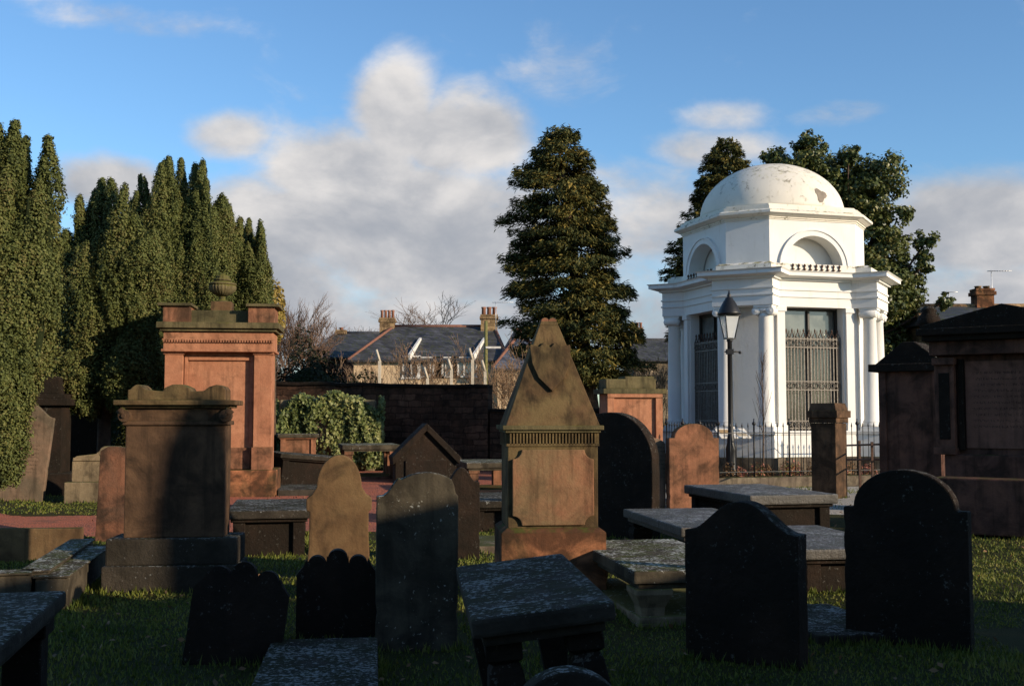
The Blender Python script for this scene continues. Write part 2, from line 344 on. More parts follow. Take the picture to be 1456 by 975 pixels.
# ---------------------------------------------------------------- mesh helpers
class MB:
    def __init__(s): s.bm = bmesh.new()
    def box(s, c, d, rz=0., tilt=None):
        mx = Matrix.Translation(Vector(c)) @ Matrix.Rotation(rz, 4, 'Z')
        if tilt: mx = mx @ Matrix.Rotation(tilt[0], 4, tilt[1])
        r = bmesh.ops.create_cube(s.bm, size=1.0, matrix=mx @ Matrix.Diagonal((*d, 1)))
        return s
    def prism(s, pts, y0, y1):                       # outline in x,z pushed along y
        a = [s.bm.verts.new((x, y0, z)) for x, z in pts]; b_ = [s.bm.verts.new((x, y1, z)) for x, z in pts]
        n = len(pts)
        s.bm.faces.new(a); s.bm.faces.new(b_[::-1])
        for i in range(n): s.bm.faces.new((a[i], b_[i], b_[(i + 1) % n], a[(i + 1) % n]))
        return s
    def plan(s, pts, z0, z1, pts1=None):              # outline in x,y pushed up
        p1 = pts1 or pts
        a = [s.bm.verts.new((x, y, z0)) for x, y in pts]; b_ = [s.bm.verts.new((x, y, z1)) for x, y in p1]
        n = len(pts)
        s.bm.faces.new(a[::-1]); s.bm.faces.new(b_)
        for i in range(n): s.bm.faces.new((a[i], a[(i + 1) % n], b_[(i + 1) % n], b_[i]))
        return s
    def lathe(s, prof, c=(0, 0, 0), seg=24, flute=0, amp=0., ax='Z', smooth=True):
        rings = []
        mx = Matrix.Translation(Vector(c))
        if ax == 'Y': mx = mx @ Matrix.Rotation(math.pi / 2, 4, 'X')
        if ax == 'X': mx = mx @ Matrix.Rotation(math.pi / 2, 4, 'Y')
        for r, z in prof:
            ring = []
            for k in range(seg):
                a = 2 * math.pi * k / seg
                rr = r * (1 + (amp * abs(math.sin(flute * a / 2)) if flute else 0))
                ring.append(s.bm.verts.new(mx @ Vector((rr * math.cos(a), rr * math.sin(a), z))))
            rings.append(ring)
        fs = []
        for i in range(len(rings) - 1):
            for k in range(seg):
                fs.append(s.bm.faces.new((rings[i][k], rings[i][(k + 1) % seg], rings[i + 1][(k + 1) % seg], rings[i + 1][k])))
        fs.append(s.bm.faces.new(rings[0][::-1])); fs.append(s.bm.faces.new(rings[-1]))
        if smooth:
            for f in fs[:-2]: f.smooth = True
        return s
    def tube(s, p0, p1, r0, r1=None, seg=6):
        p0 = Vector(p0); p1 = Vector(p1); r1 = r0 if r1 is None else r1
        q = (p1 - p0).to_track_quat('Z', 'Y')
        A = []; B = []
        for k in range(seg):
            a = 2 * math.pi * k / seg; v = Vector((math.cos(a), math.sin(a), 0))
            A.append(s.bm.verts.new(p0 + q @ (v * r0))); B.append(s.bm.verts.new(p1 + q @ (v * r1)))
        for k in range(seg):
            f = s.bm.faces.new((A[k], A[(k + 1) % seg], B[(k + 1) % seg], B[k])); f.smooth = True
        s.bm.faces.new(A[::-1]); s.bm.faces.new(B)
        return s
    def path(s, pts, r, seg=6):
        for a, b_ in zip(pts[:-1], pts[1:]): s.tube(a, b_, r, r, seg)
        return s
    def poly(s, pts):
        s.bm.faces.new([s.bm.verts.new(p) for p in pts]); return s
    def build(s, name, m, parent=None, bevel=0., seg=2, loc=None, rz=0., rough=0.):
        bmesh.ops.recalc_face_normals(s.bm, faces=s.bm.faces[:])
        if bevel:
            es = [e for e in s.bm.edges if len(e.link_faces) == 2 and e.calc_face_angle(0) > .6]
            bmesh.ops.bevel(s.bm, geom=es, offset=bevel, segments=seg, profile=.6, affect='EDGES', clamp_overlap=True)
        me = bpy.data.meshes.new(name)
        s.bm.to_mesh(me); s.bm.free()
        me.materials.append(M[m] if isinstance(m, str) else m)
        o = bpy.data.objects.new(name, me); COL.objects.link(o)
        if parent: o.parent = parent
        if loc is not None: o.location = loc
        if rz: o.rotation_euler = (0, 0, rz)
        return o
def tag(o, label, cat, group=None, kind=None):
    if label: o['label'] = label
    if cat: o['category'] = cat
    if group: o['group'] = group
    if kind: o['kind'] = kind
    return o
def thing(name, label, cat, loc, rz=0., group=None, lean=(0., 0.)):
    o = bpy.data.objects.new(name, None); COL.objects.link(o)
    o.empty_display_size = .3
    o.location = loc; o.rotation_euler = (R(lean[0]), R(lean[1]), R(rz))
    return tag(o, label, cat, group)
def meshobj(name, verts, faces, m, parent=None, smooth=False):
    me = bpy.data.meshes.new(name)
    verts = np.asarray(verts, np.float32); faces = np.asarray(faces, np.int32)
    nf, k = faces.shape
    me.vertices.add(len(verts)); me.vertices.foreach_set('co', verts.ravel())
    me.loops.add(nf * k); me.loops.foreach_set('vertex_index', faces.ravel())
    me.polygons.add(nf); me.polygons.foreach_set('loop_start', np.arange(0, nf * k, k, dtype=np.int32))
    if smooth: me.polygons.foreach_set('use_smooth', np.ones(nf, bool))
    me.update(calc_edges=True); me.validate()
    me.materials.append(M[m] if isinstance(m, str) else m)
    o = bpy.data.objects.new(name, me); COL.objects.link(o)
    if parent: o.parent = parent
    return o
def unit(a): return a / np.maximum(np.linalg.norm(a, axis=-1, keepdims=True), 1e-9)
def leaves(pos, nrm, size, aspect=1.0, jitter=.5, along=None):
    """diamond leaves: returns vertex and quad arrays"""
    n = len(pos)
    nr = unit(nrm + rng.normal(0, jitter, (n, 3)))
    ref = unit(rng.normal(0, 1, (n, 3))) if along is None else unit(along + rng.normal(0, .25, (n, 3)))
    u = unit(ref - nr * (ref * nr).sum(1, keepdims=True)); v = np.cross(nr, u)
    sz = np.broadcast_to(np.asarray(size).reshape(-1, 1), (n, 1)) * rng.uniform(.7, 1.3, (n, 1))
    a = u * sz * .5; b_ = v * sz * .5 * aspect
    vs_ = np.stack([pos - a, pos + b_ + nr * sz * .08, pos + a, pos - b_ + nr * sz * .08], 1).reshape(-1, 3)
    return vs_, np.arange(n * 4, dtype=np.int32).reshape(n, 4)
# ---------------------------------------------------------------- ground
def gh(x, y):
    f = np.clip((26 - y) / 10, 0, 1) * np.clip((14 - np.abs(x)) / 4, 0, 1)
    return f * (.022 * np.sin(x * 1.3 + y * .7) + .018 * np.sin(x * .6 - y * 1.9 + 1.) + .012 * np.sin(x * 3.1 + y * 2.3))
def sheet(name, m, xs, ys, z, keep=None):
    X, Y = np.meshgrid(xs, ys)
    v = np.stack([X, Y, gh(X, Y) + z], -1).reshape(-1, 3)
    nx, ny = len(xs), len(ys)
    i = np.arange((ny - 1) * (nx - 1)); r = i // (nx - 1); c = i % (nx - 1); a = r * nx + c
    f = np.stack([a, a + 1, a + nx + 1, a + nx], 1)
    if keep is not None:
        cx = v[f].mean(1); f = f[keep(cx[:, 0], cx[:, 1])]
        used = np.unique(f); mp = np.full(len(v), -1); mp[used] = np.arange(len(used)); v = v[used]; f = mp[f]
    o = meshobj(name, v, f, m, None, True); o['kind'] = 'structure'
    return o
gx = np.concatenate([[-900, -400, -150, -60, -30], np.arange(-15, 15.1, .25), [30, 60, 150, 400, 900]])
gy = np.concatenate([[-300, -100, -40, -15], np.arange(-6, 27.1, .25), [30, 40, 60, 100, 200, 400, 1000]])
sheet('ground', 'turf', gx, gy, 0.0)
def on_gravel(x, y):
    e = .25 * np.sin(x * 1.1) + .18 * np.sin(x * 2.7 + 1) + .15 * np.sin(y * 1.7)
    a = (y > 15.7 + e) & (y < 18.9 + e) & (x < -2.6 + e)
    b = (y > 15.7 + e) & (y < 33.5) & (x < -1.1 + e) & (x > -6.9 + .15 * y * .0 + e)
    c = (y > 23.5 + e) & (y < 33.5) & (x < 1.2) & (x > -5)
    return a | b | c
sheet('gravel_path', 'gravel', np.arange(-16, 1.6, .12), np.arange(15, 33.6, .12), .006, on_gravel)

# short turf, thinned with distance
def turf():
    segs = [(5.0, 9.0, 1500, 3.6), (9, 13, 1100, 6), (13, 16, 700, 9), (19, 26, 260, 14)]
    VS = []; FS = []; off = 0
    for y0, y1, den, hw in segs:
        n = int((y1 - y0) * 2 * hw * den)
        x = rng.uniform(-hw, hw, n); y = rng.uniform(y0, y1, n)
        k = np.abs(x) < y * .50 + .3
        k &= ~on_gravel(x, y)
        wear = np.sin(x * 1.7 + 2) * np.sin(y * 1.3) + np.sin(x * .8 - y * .9) + .6 * np.sin(x * 4.1 + y * 3.3)
        k &= rng.uniform(-2.4, 1.6, n) < wear + .7
        x = x[k]; y = y[k]; n = len(x)
        h = rng.uniform(.012, .036, n) * (1 + .35 * np.sin(x * 2.1 + y)); wd = .0035 + .0006 * y
        a = rng.uniform(0, 6.283, n); ln = rng.uniform(.1, .9, n) * h; la = rng.uniform(0, 6.283, n)
        z = gh(x, y)
        b0 = np.stack([x - np.cos(a) * wd, y - np.sin(a) * wd, z - .004], 1)
        b1 = np.stack([x + np.cos(a) * wd, y + np.sin(a) * wd, z - .004], 1)
        t_ = np.stack([x + np.cos(la) * ln, y + np.sin(la) * ln, z + h], 1)
        VS.append(np.stack([b0, b1, t_], 1).reshape(-1, 3)); FS.append(np.arange(n * 3).reshape(n, 3) + off); off += n * 3
    o = meshobj('grass', np.concatenate(VS), np.concatenate(FS), 'grassblade')
    tag(o, 'short winter turf between the gravestones', 'grass', None, 'stuff')
turf()
# fallen leaves and twig litter on the turf
n = 1500
lx = rng.uniform(-7, 7, n); ly = rng.uniform(5, 24, n)
v_, f_ = leaves(np.stack([lx, ly, gh(lx, ly) + .03], 1), np.tile([0, 0, 1.], (n, 1)), .05, .6, .5)
tag(meshobj('leaf_litter', v_, f_, 'dryleaf'), 'scattered dead leaves lying on the turf and paths', 'leaf litter', None, 'stuff')

# ---------------------------------------------------------------- gravestones
HG = 'upright headstones in the churchyard'
def arc(cx, cz, rx, rz, a0, a1, n=14):
    return [(cx + rx * math.cos(R(a0 + (a1 - a0) * i / n)), cz + rz * math.sin(R(a0 + (a1 - a0) * i / n))) for i in range(n + 1)]
def outline(kind, w, h, rise=.2, ear=.1, base=-.2):
    h2 = h - rise; L = [(-w / 2, base), ]
    if kind == 'round':          # arch between flat shoulders
        top = [(-w / 2, h2)] + arc(0, h2, w / 2 - ear, rise, 180, 0, 24) + [(w / 2, h2)]
    elif kind == 'segment':
        r = ((w / 2) ** 2 + rise ** 2) / (2 * rise); al = math.degrees(math.asin(w / 2 / r))
        top = arc(0, h - r, r, r, 90 + al, 90 - al, 20)
    elif kind == 'bell':         # cyma shoulders rising to a rounded head
        top = []
        for i in range(31):
            x = -w / 2 + w * i / 30; u = abs(x) / (w / 2 * (1 - ear))
            top.append((x, h2 + (rise * (.5 + .5 * math.cos(math.pi * min(1, u) ** 1.15)) if u < 1 else 0)))
    elif kind == 'lobes':        # three round lobes over scooped shoulders
        r = w * .125; r2 = w * .115
        top = [(-w / 2, h2 - .03), (-w * .47, h2 - .005), (-w * .42, h2 + .03), (-w * .385, h2 + .075)] + arc(-w * .255, h - .045 - r2, r2, r2, 170, 0, 10) + [(-w * .132, h2 + .10)] \
            + arc(0, h - r, r, r, 180, 0, 12) + [(w * .132, h2 + .10)] + arc(w * .255, h - .045 - r2, r2, r2, 180, 10, 10) + [(w * .385, h2 + .075), (w * .42, h2 + .03), (w * .47, h2 - .005), (w / 2, h2 - .03)]
        top_ = [(-w / 2, h2 - .02), (-w * .44, h2 + .005), (-w * .38, h2 + .05)] + arc(-w * .235, h2 + rise * .30, r * .95, r, 175, 15, 9) \
            + arc(0, h - r, r, r, 200, -20, 14) + arc(w * .235, h2 + rise * .30, r * .95, r, 165, 5, 9) + [(w * .38, h2 + .05), (w * .44, h2 + .005), (w / 2, h2 - .02)]
    elif kind == 'waisted':      # arch on eared shoulders, scooped above the waist
        e = ear
        top = [(-w / 2 + .03, h2 - .32), (-w / 2 + .03, h2 - .17), (-w / 2, h2 - .15), (-w / 2, h2 - .05), (-w / 2 + .02, h2 - .03), (-w / 2 + .05, h2 - .01), (-w / 2 + .075, h2 + .03), (-w / 2 + e, h2 + .06)] \
            + arc(0, h2 + .06, w / 2 - e, rise - .06, 180, 0, 24) + [(w / 2 - e, h2 + .06), (w / 2 - .075, h2 + .03), (w / 2 - .05, h2 - .01), (w / 2 - .02, h2 - .03), (w / 2, h2 - .05), (w / 2, h2 - .15), (w / 2 - .03, h2 - .17), (w / 2 - .03, h2 - .32)]
    elif kind == 'gothic':
        top = []
        for i in range(13): u = i / 12; top.append((-w / 2 + w / 2 * (1 - math.cos(u * 1.2)) / (1 - math.cos(1.2)) if 0 else -w / 2 * (1 - u ** 1.7), h2 + rise * math.sin(u * math.pi / 2)))
        top += [(-x, z) for x, z in top[-2::-1]]
    elif kind == 'swept':        # concave sweep from the left shoulder into a low arch
        top = [(-w / 2, h2), (-w * .42, h2 + .005), (-w * .36, h2 + rise * .18), (-w * .30, h2 + rise * .48), (-w * .24, h2 + rise * .75)] + \
              [(w * (-.2 + .62 * i / 10), h2 + rise * (1 - .30 * (2 * i / 10 - 1) ** 2 * 1.0 + 0)) for i in range(11)] + [(w * .45, h2 + rise * .45), (w * .47, h2 + rise * .1), (w / 2, h2)]
    elif kind == 'broken':       # eroded irregular top
        top = [(-w / 2, h2), (-w * .3, h2 + rise * .9), (-w * .05, h), (w * .2, h2 + rise * .8), (w * .42, h2 + rise * .5), (w / 2, h2)]
    L += top + [(w / 2, base)]
    out = [L[0]]
    for p in L[1:]:
        if (p[0] - out[-1][0]) ** 2 + (p[1] - out[-1][1]) ** 2 > 1e-6: out.append(p)
    fin_ = []
    for a_, b_ in zip(out, out[1:] + out[:1]):           # worn, slightly chipped edges
        fin_.append(a_); d_ = math.hypot(b_[0] - a_[0], b_[1] - a_[1]); k_ = int(d_ / .07)
        if k_ > 1 and not (a_[1] == base and b_[1] == base):
            for i in range(1, k_):
                u = i / k_; ch = rnd.gauss(0, .0012) - (.010 if rnd.random() < .035 else 0)
                fin_.append((a_[0] + (b_[0] - a_[0]) * u + (b_[1] - a_[1]) / d_ * -ch, a_[1] + (b_[1] - a_[1]) * u + (b_[0] - a_[0]) / d_ * ch))
    return fin_
def headstone(label, px, by, wpx, ty, kind, m, thick=.13, rz=8., lean=(0, 0), rise=.2, ear=.1, bev=.012, name='headstone', group=HG, w=None):
    P = G(px, by); s = P.y / F
    w = w or wpx * s; h = V(px, ty, P.y).z
    o = MB().prism(outline(kind, w, h, rise, ear), -thick / 2, thick / 2).build(name, m, None, bev, 2)
    o.location = (P.x, P.y, 0); o.rotation_euler = (R(lean[0]), R(lean[1]), R(rz))
    return tag(o, label, 'headstone', group)
headstone('grey pink headstone with worn inscription leaning at the foot of the big left yew', 22, 712, 76, 571, 'bell', 'pinkgrey', .12, 4, (-4, 5), .26, .02)
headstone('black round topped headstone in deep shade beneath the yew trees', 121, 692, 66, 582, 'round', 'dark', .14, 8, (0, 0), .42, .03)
headstone('eroded rusty red headstone tucked behind the left side of the corniced pedestal', 163, 768, 50, 634, 'broken', 'eroded', .16, 10, (0, 2), .07)
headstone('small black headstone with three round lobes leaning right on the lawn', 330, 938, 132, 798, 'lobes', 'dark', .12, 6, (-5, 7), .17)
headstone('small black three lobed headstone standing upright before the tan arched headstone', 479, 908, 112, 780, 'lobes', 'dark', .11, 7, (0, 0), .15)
headstone('tan arched headstone with eared shoulders and a waisted body', 481, 842, 91, 646, 'waisted', 'tan', .13, 9, (0, 0), .36, .095)
headstone('tall black headstone with a sunlit white lichened low arched top', 592, 914, 114, 671, 'swept', 'lichtop', .14, 8, (0, 0), .17)
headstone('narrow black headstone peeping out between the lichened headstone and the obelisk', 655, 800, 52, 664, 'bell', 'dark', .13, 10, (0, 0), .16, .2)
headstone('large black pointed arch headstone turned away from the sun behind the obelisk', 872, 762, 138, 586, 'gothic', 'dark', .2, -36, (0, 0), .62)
headstone('thin reddish headstone sliver beside the black pointed arch headstone', 926, 724, 40, 622, 'segment', 'pinkgrey', .14, 14, (0, 0), .1)
headstone('orange red round headed headstone before the iron railing left of the lamp post', 985, 724, 74, 602, 'round', 'redgrime', .2, 12, (0, 0), .25, .1)
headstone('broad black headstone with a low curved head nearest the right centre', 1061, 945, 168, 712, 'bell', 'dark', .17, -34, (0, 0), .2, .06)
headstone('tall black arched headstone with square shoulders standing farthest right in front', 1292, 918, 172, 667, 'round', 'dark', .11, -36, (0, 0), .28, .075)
# half hidden round stone at the lower edge of the view
o = MB().prism(outline('segment', .40, .66, .11), -.06, .06).build('headstone', 'lichen', None, .012)
o.location = (*G(808, 949, .66).xy, 0); o.rotation_euler = (0, 0, R(6))
tag(o, 'top of a small lichened headstone low in front of the table tomb', 'headstone', HG)

# house shaped gabled stone
P = G(603, 738); s = P.y / F
gz = V(603, 604, P.y).z
t = thing('gabled_headstone', 'dark house shaped headstone with a steep gabled cap behind the lichened headstone', 'headstone', (P.x, P.y, 0), 12, HG)
hw = 43 * s
MB().prism([(-hw, -.1), (hw, -.1), (hw, gz - .48), (0, gz - .03), (-hw, gz - .48)], -.2, .2)  .build('body', 'dark', t, .012)
for sgn in (-1, 1):
    b = MB(); dxr, dzr = (hw + .06) * sgn, -.53
    b.prism([(0, gz + .03), (dxr, gz + .03 + dzr), (dxr - .02 * sgn, gz - .09 + dzr), (0, gz - .09)], -.27, .27).build('gable_cap', 'dark', t, .012)
MB().box((0, -.215, gz * .38), (hw * 1.35, .03, gz * .5)).build('inscription_panel', 'dark', t, .008)

# corniced pedestal headstone (left foreground)
P = G(251, 834); s = P.y / F
t = thing('pedestal_headstone', 'tall corniced brown headstone with scroll brackets and a dark shadow across its face', 'headstone', (P.x, P.y, 0), 5, HG)
hz = lambda py: V(251, py, P.y).z
wb = 136 * s
MB().box((0, 0, hz(798) / 2 - .06), (182 * s, .66, hz(798) + .12)).build('plinth', 'lichen', t, .015)  # black slab colour on both plinths stands in for the shadow there
MB().box((0, 0, (hz(798) + hz(761)) / 2), (176 * s, .58, hz(761) - hz(798))).build('plinth', 'lichen', t, .02)
b = MB().box((0, 0, (hz(761) + hz(604)) / 2), (wb, .36, hz(604) - hz(761)))
b.build('body', 'brown', t, .012)
MB().box((0, 0, (hz(604) + hz(598)) / 2), (wb + .05, .41, hz(598) - hz(604))).build('necking', 'brown', t, .01)
MB().box((0, 0, (hz(598) + hz(580)) / 2), (wb, .35, hz(580) - hz(598))).build('frieze', 'brown', t, .006)
for sg in (-1, 1):
    b = MB().lathe([(.055, -.05), (.06, -.045), (.06, .045), (.055, .05)], (sg * (wb / 2 + .005), -.19, hz(591)), 16, ax='Y')
    b.tube((sg * (wb / 2 + .005), -.21, hz(591)), (sg * (wb / 2 + .05), -.21, hz(582)), .035, .045, 8)
    b.lathe([(.03, -.07), (.02, .07)], (sg * (wb / 2 + .005), -.19, hz(591)), 12, ax='Y')
    b.build('scroll_bracket', 'brown', t)
b = MB().box((0, 0, (hz(580) + hz(576)) / 2), (wb + .10, .44, hz(576) - hz(580)))
b.box((0, 0, (hz(576) + hz(569)) / 2), (wb + .2, .54, hz(569) - hz(576))); b.build('cornice', 'oblisk', t, .01)
tb = hz(569); wt = wb - .02
pts = [(-wt / 2, tb)]
pts += [(-wt / 2, tb + .10)] + [(-wt / 2 + .02 + .14 * i / 6, tb + .10 + .05 * math.sin(math.pi * i / 6)) for i in range(7)]
pts += [(-.13, tb + .085), (-.11, tb + .12), (-.04, hz(547)), (.04, hz(547)), (.11, tb + .12), (.13, tb + .085)]
pts += [(wt / 2 - .2, tb + .09), (wt / 2 - .15, tb + .13), (wt / 2 - .08, tb + .15), (wt / 2 - .02, tb + .13), (wt / 2, tb + .1), (wt / 2, tb)]
MB().prism(pts, -.17, .17).build('crest', 'oblisk', t, .012)

# scroll topped mossy stone by the yews
P = G(150, 712); s = P.y / F
t = thing('scroll_headstone', 'low mossy headstone with a carved scroll shoulder on a rough plinth by the yew', 'headstone', (P.x, P.y, 0), 8, HG)
wz = 88 * s; z0 = V(150, 684, P.y).z; z1 = V(150, 652, P.y).z; z2 = V(150, 634, P.y).z
MB().box((-.05, 0, z0 / 2 - .05), (wz + .12, .5, z0 + .1)).build('plinth', 'pale', t, .02)
MB().prism([(-wz / 2, z0), (-wz / 2, z1), (-wz / 2 + .08, z1 + .06), (-wz * .14, z1 + .1), (-wz * .02, z2), (wz * .2, z2), (wz * .4, z1 + .12), (wz / 2, z1), (wz / 2, z0)], -.15, .15).build('body', 'pale', t, .015)
b = MB().box((0, -.165, (z0 + z1) / 2), (.06, .03, z1 - z0)).box((0, -.165, z1), (wz * .96, .03, .06)); b.build('moulding', 'pale', t, .006)
MB().lathe([(.10, -.2), (.115, -.19), (.115, .15), (.1, .16)], (0, 0, z2 - .12), 18, ax='Y').lathe([(.05, -.225), (.06, -.2)], (0, 0, z2 - .12), 12, ax='Y').build('scroll', 'pale', t)

# shaded pedestal monument under the yews
P = G(62, 702); s = P.y / F
t = thing('pedestal_monument', 'dark pedestal monument with a heavy cornice lost in shade between the yews', 'monument', (P.x, P.y, 0), 8)
MB().box((0, 0, .2), (1.3, 1.1, .5)).build('plinth', 'dark', t, .02)
MB().box((0, 0, 1.15), (.85, .8, 1.4)).build('body', 'dark', t, .015)
MB().box((0, 0, 1.92), (1.12, 1.05, .14)).box((0, 0, 2.04), (1.0, .95, .1)).build('cornice', 'dark', t, .015)
MB().box((0, 0, 2.27), (.7, .65, .36)).build('crest', 'dark', t, .03)

# ---------------------------------------------------------------- obelisk
P = G(780, 842); s = P.y / F
oz = lambda py: V(782, py, P.y).z
t = thing('obelisk', 'blunt pyramid topped sandstone obelisk with a carved shield and fluted band', 'obelisk', (P.x, P.y, 0), 5, None)
z1 = oz(746); z2 = oz(632); z3 = oz(614); z4 = oz(600); z5 = oz(456)
wb = 143 * s; wsft = 124 * s
MB().plan([(-wb / 2, -.42), (wb / 2, -.42), (wb / 2, .42), (-wb / 2, .42)], -.1, z1 - .03).plan([(-wb / 2, -.42), (wb / 2, -.42), (wb / 2, .42), (-wb / 2, .42)], z1 - .03, z1 + .01, [(-wsft / 2 - .01, -.37), (wsft / 2 + .01, -.37), (wsft / 2 + .01, .37), (-wsft / 2 - .01, .37)]).build('base', 'redbase', t, .006)
MB().box((0, 0, (z1 + z2) / 2 + .005), (wsft, .72, z2 - z1)).build('shaft', 'oblisk', t, .01)
pw, ph, rc = wsft * .45, (z2 - z1) * .455, .085
zc = (z1 + z2) / 2 - .0
def scooped(pw, ph, rc, zc):
    L = []
    for sx, sz, a0 in ((-1, -1, 90), (1, -1, 180), (1, 1, 270), (-1, 1, 0)):
        cx, cz = sx * pw, zc + sz * ph
        L += arc(cx, cz, rc, rc, a0, a0 - 90, 6)
    return L
MB().prism(scooped(pw, ph, rc, zc), -.39, -.355).build('inscription_panel', 'tanpanel', t, .008)
b = MB().box((0, 0, (z2 + z3) / 2), (wsft - .02, .70, z3 - z2))
for i in range(27): b.box((-(wsft - .05) / 2 + (wsft - .05) * i / 26, -.36, (z2 + z3) / 2), (.014, .03, (z3 - z2) * .88))
for i in range(23): b.box((-(wsft) / 2 - .0, -.33 + .66 * i / 22, (z2 + z3) / 2), (.03, .014, (z3 - z2) * .88)).box(((wsft) / 2, -.33 + .66 * i / 22, (z2 + z3) / 2), (.03, .014, (z3 - z2) * .88))
b.box((0, 0, z2 + .008), (wsft + .025, .75, .022)); b.build('fluted_band', 'oblisk', t)
b = MB().box((0, 0, z3 + .012), (wsft + .05, .77, .026)).box((0, 0, z3 + .045), (wsft + .10, .82, .04)); b.build('cornice', 'mossy', t, .006)
pz = z3 + .062; ww = wsft / 2 + .02; tw = .075
q = lambda a: [(-a, -a * .88), (a, -a * .88), (a, a * .88), (-a, a * .88)]
b = MB().plan(q(ww), pz, z5 - .05, q(tw + .015)).plan(q(tw + .015), z5 - .05, z5 - .01, q(tw))
b.build('pyramid', 'oblisk', t, .008)
b = MB()
for sx in (-1, 1): b.lathe([(.036, -.055), (.042, -.04), (.042, .04), (.036, .055)], (sx * .036, 0, z5 - .015), 12, ax='Y')
b.build('finial_stub', 'redgrime', t)
sh = [(-.19, .16), (-.185, .19), (-.1, .165), (-.055, .215), (0, .16), (.055, .215), (.1, .165), (.185, .19), (.19, .16), (.175, 0), (.12, -.14), (0, -.27), (-.12, -.14), (-.175, 0)]
ang = math.atan2((ww - tw) * .88, z5 - .05 - pz)
b = MB().prism(sh, -.042, .02); o = b.build('shield', 'oblisk', t, .006)
zmid = oz(520); k = (zmid - pz) / (z5 - .05 - pz)
o.location = (0, -(ww + (tw - ww) * k) * .88, zmid); o.rotation_euler = (-ang, 0, 0)

# ---------------------------------------------------------------- red urn monument
P = G(302, 706); Y0 = P.y
rz_ = lambda py: V(305, py, Y0).z
s = Y0 / F
t = thing('urn_monument', 'tall red sandstone wall monument with pilasters crowned by a gadrooned mossy urn', 'monument', (P.x + .02, Y0 + .5, 0), 7)
W = 150 * s
zp = rz_(668); zb = rz_(636); zt = rz_(500); ze = rz_(470); zc = rz_(463); za = rz_(436)
MB().box((0, 0, zp / 2 - .05), (W + .22, 1.25, zp + .1)).build('plinth', 'redbase', t, .02)
MB().box((0, .05, (zp + zt) / 2), (W - .06, .8, zt - zp)).build('body', 'red', t, .01)
for sg in (-1, 1):
    x = sg * (W / 2 - 13 * s)
    MB().box((x, -.42, (zp + zb) / 2), (29 * s, .26, zb - zp)).build('pilaster_pedestal', 'redgrime', t, .012)
    b = MB().box((x, -.40, (zb + zt) / 2), (25 * s, .22, zt - zb)); b.box((x, -.40, zt - .03), (29 * s, .27, .06)); b.build('pilaster', 'red', t, .01)
b = MB()
px_, zz0, zz1 = 46 * s, zb + .06, zt - .1
for x in (-px_, px_): b.box((x, -.37, (zz0 + zz1) / 2), (.07, .08, zz1 - zz0))
b.box((0, -.37, zz1 - .035), (2 * px_ - .07, .08, .07)); b.build('panel_frame', 'red', t, .012)
MB().box((0, -.36, (zp + zb) / 2), (W - 60 * s, .06, zb - zp - .02)).build('base_course', 'redgrime', t, .01)
b = MB().box((0, -.08, (zt + ze) / 2 - .02), (W + .03, 1.0, ze - zt - .04)).box((0, -.08, zt + .02), (W + .1, 1.1, .05)); b.build('entablature', 'red', t, .008)
b = MB()
for i in range(41): b.box((-(W) / 2 + W * i / 40, -.60, zt + (ze - zt) * .48), (.028, .06, .045))
b.box((0, -.595, zt + (ze - zt) * .48 + .035), (W + .06, .06, .025)); b.build('dentils', 'red', t)
b = MB().box((0, -.08, ze + .0), (W + .16, 1.14, .05)).box((0, -.08, (ze + zc) / 2 + .045), (W + .28, 1.28, zc - ze + .02)); b.build('cornice', 'mossy', t, .012)
zc += .06
for sg in (-1, 1):
    x = sg * (W / 2 - 16 * s)
    MB().box((x, -.12, (zc + za) / 2), (37 * s, .9, za - zc)).build('attic_block', 'redgrime', t, .01)
    MB().box((x + .03 * sg, -.12, za + .03), (47 * s, 1.05, .06)).build('block_cap', 'mossy', t, .012)
MB().box((0, -.05, (zc + za) / 2 - .03), (W - 66 * s, .6, za - zc - .06)).build('attic_wall', 'mossy', t, .01)
zq = rz_(427)
MB().box((0, -.1, (za - .1 + zq) / 2), (29 * s, .45, zq - za + .1)).build('urn_pedestal', 'oblisk', t, .012)
u = (rz_(385) - zq) / .62
b = MB().lathe([(.13, 0), (.13, .02), (.07, .05), (.055, .09), (.06, .12)], (0, -.1, zq), 24)
b.lathe([(.06, .12), (.17, .17), (.245, .25), (.262, .32), (.245, .36)], (0, -.1, zq), 72, 24, .10)
b.lathe([(.245, .36), (.285, .375), (.285, .395), (.2, .43), (.14, .45)], (0, -.1, zq), 30)
for v in b.bm.verts: v.co.z = zq + (v.co.z - zq) * u
b.build('urn', 'mossy', t)
b = MB().lathe([(.14, .45), (.165, .475), (.15, .5), (.12, .515), (.13, .54), (.1, .565), (.05, .60), (.02, .62)], (0, -.1, zq), 40, 12, .14)
for v in b.bm.verts: v.co.z = zq + (v.co.z - zq) * u
b.build('urn_lid', 'mossy', t)

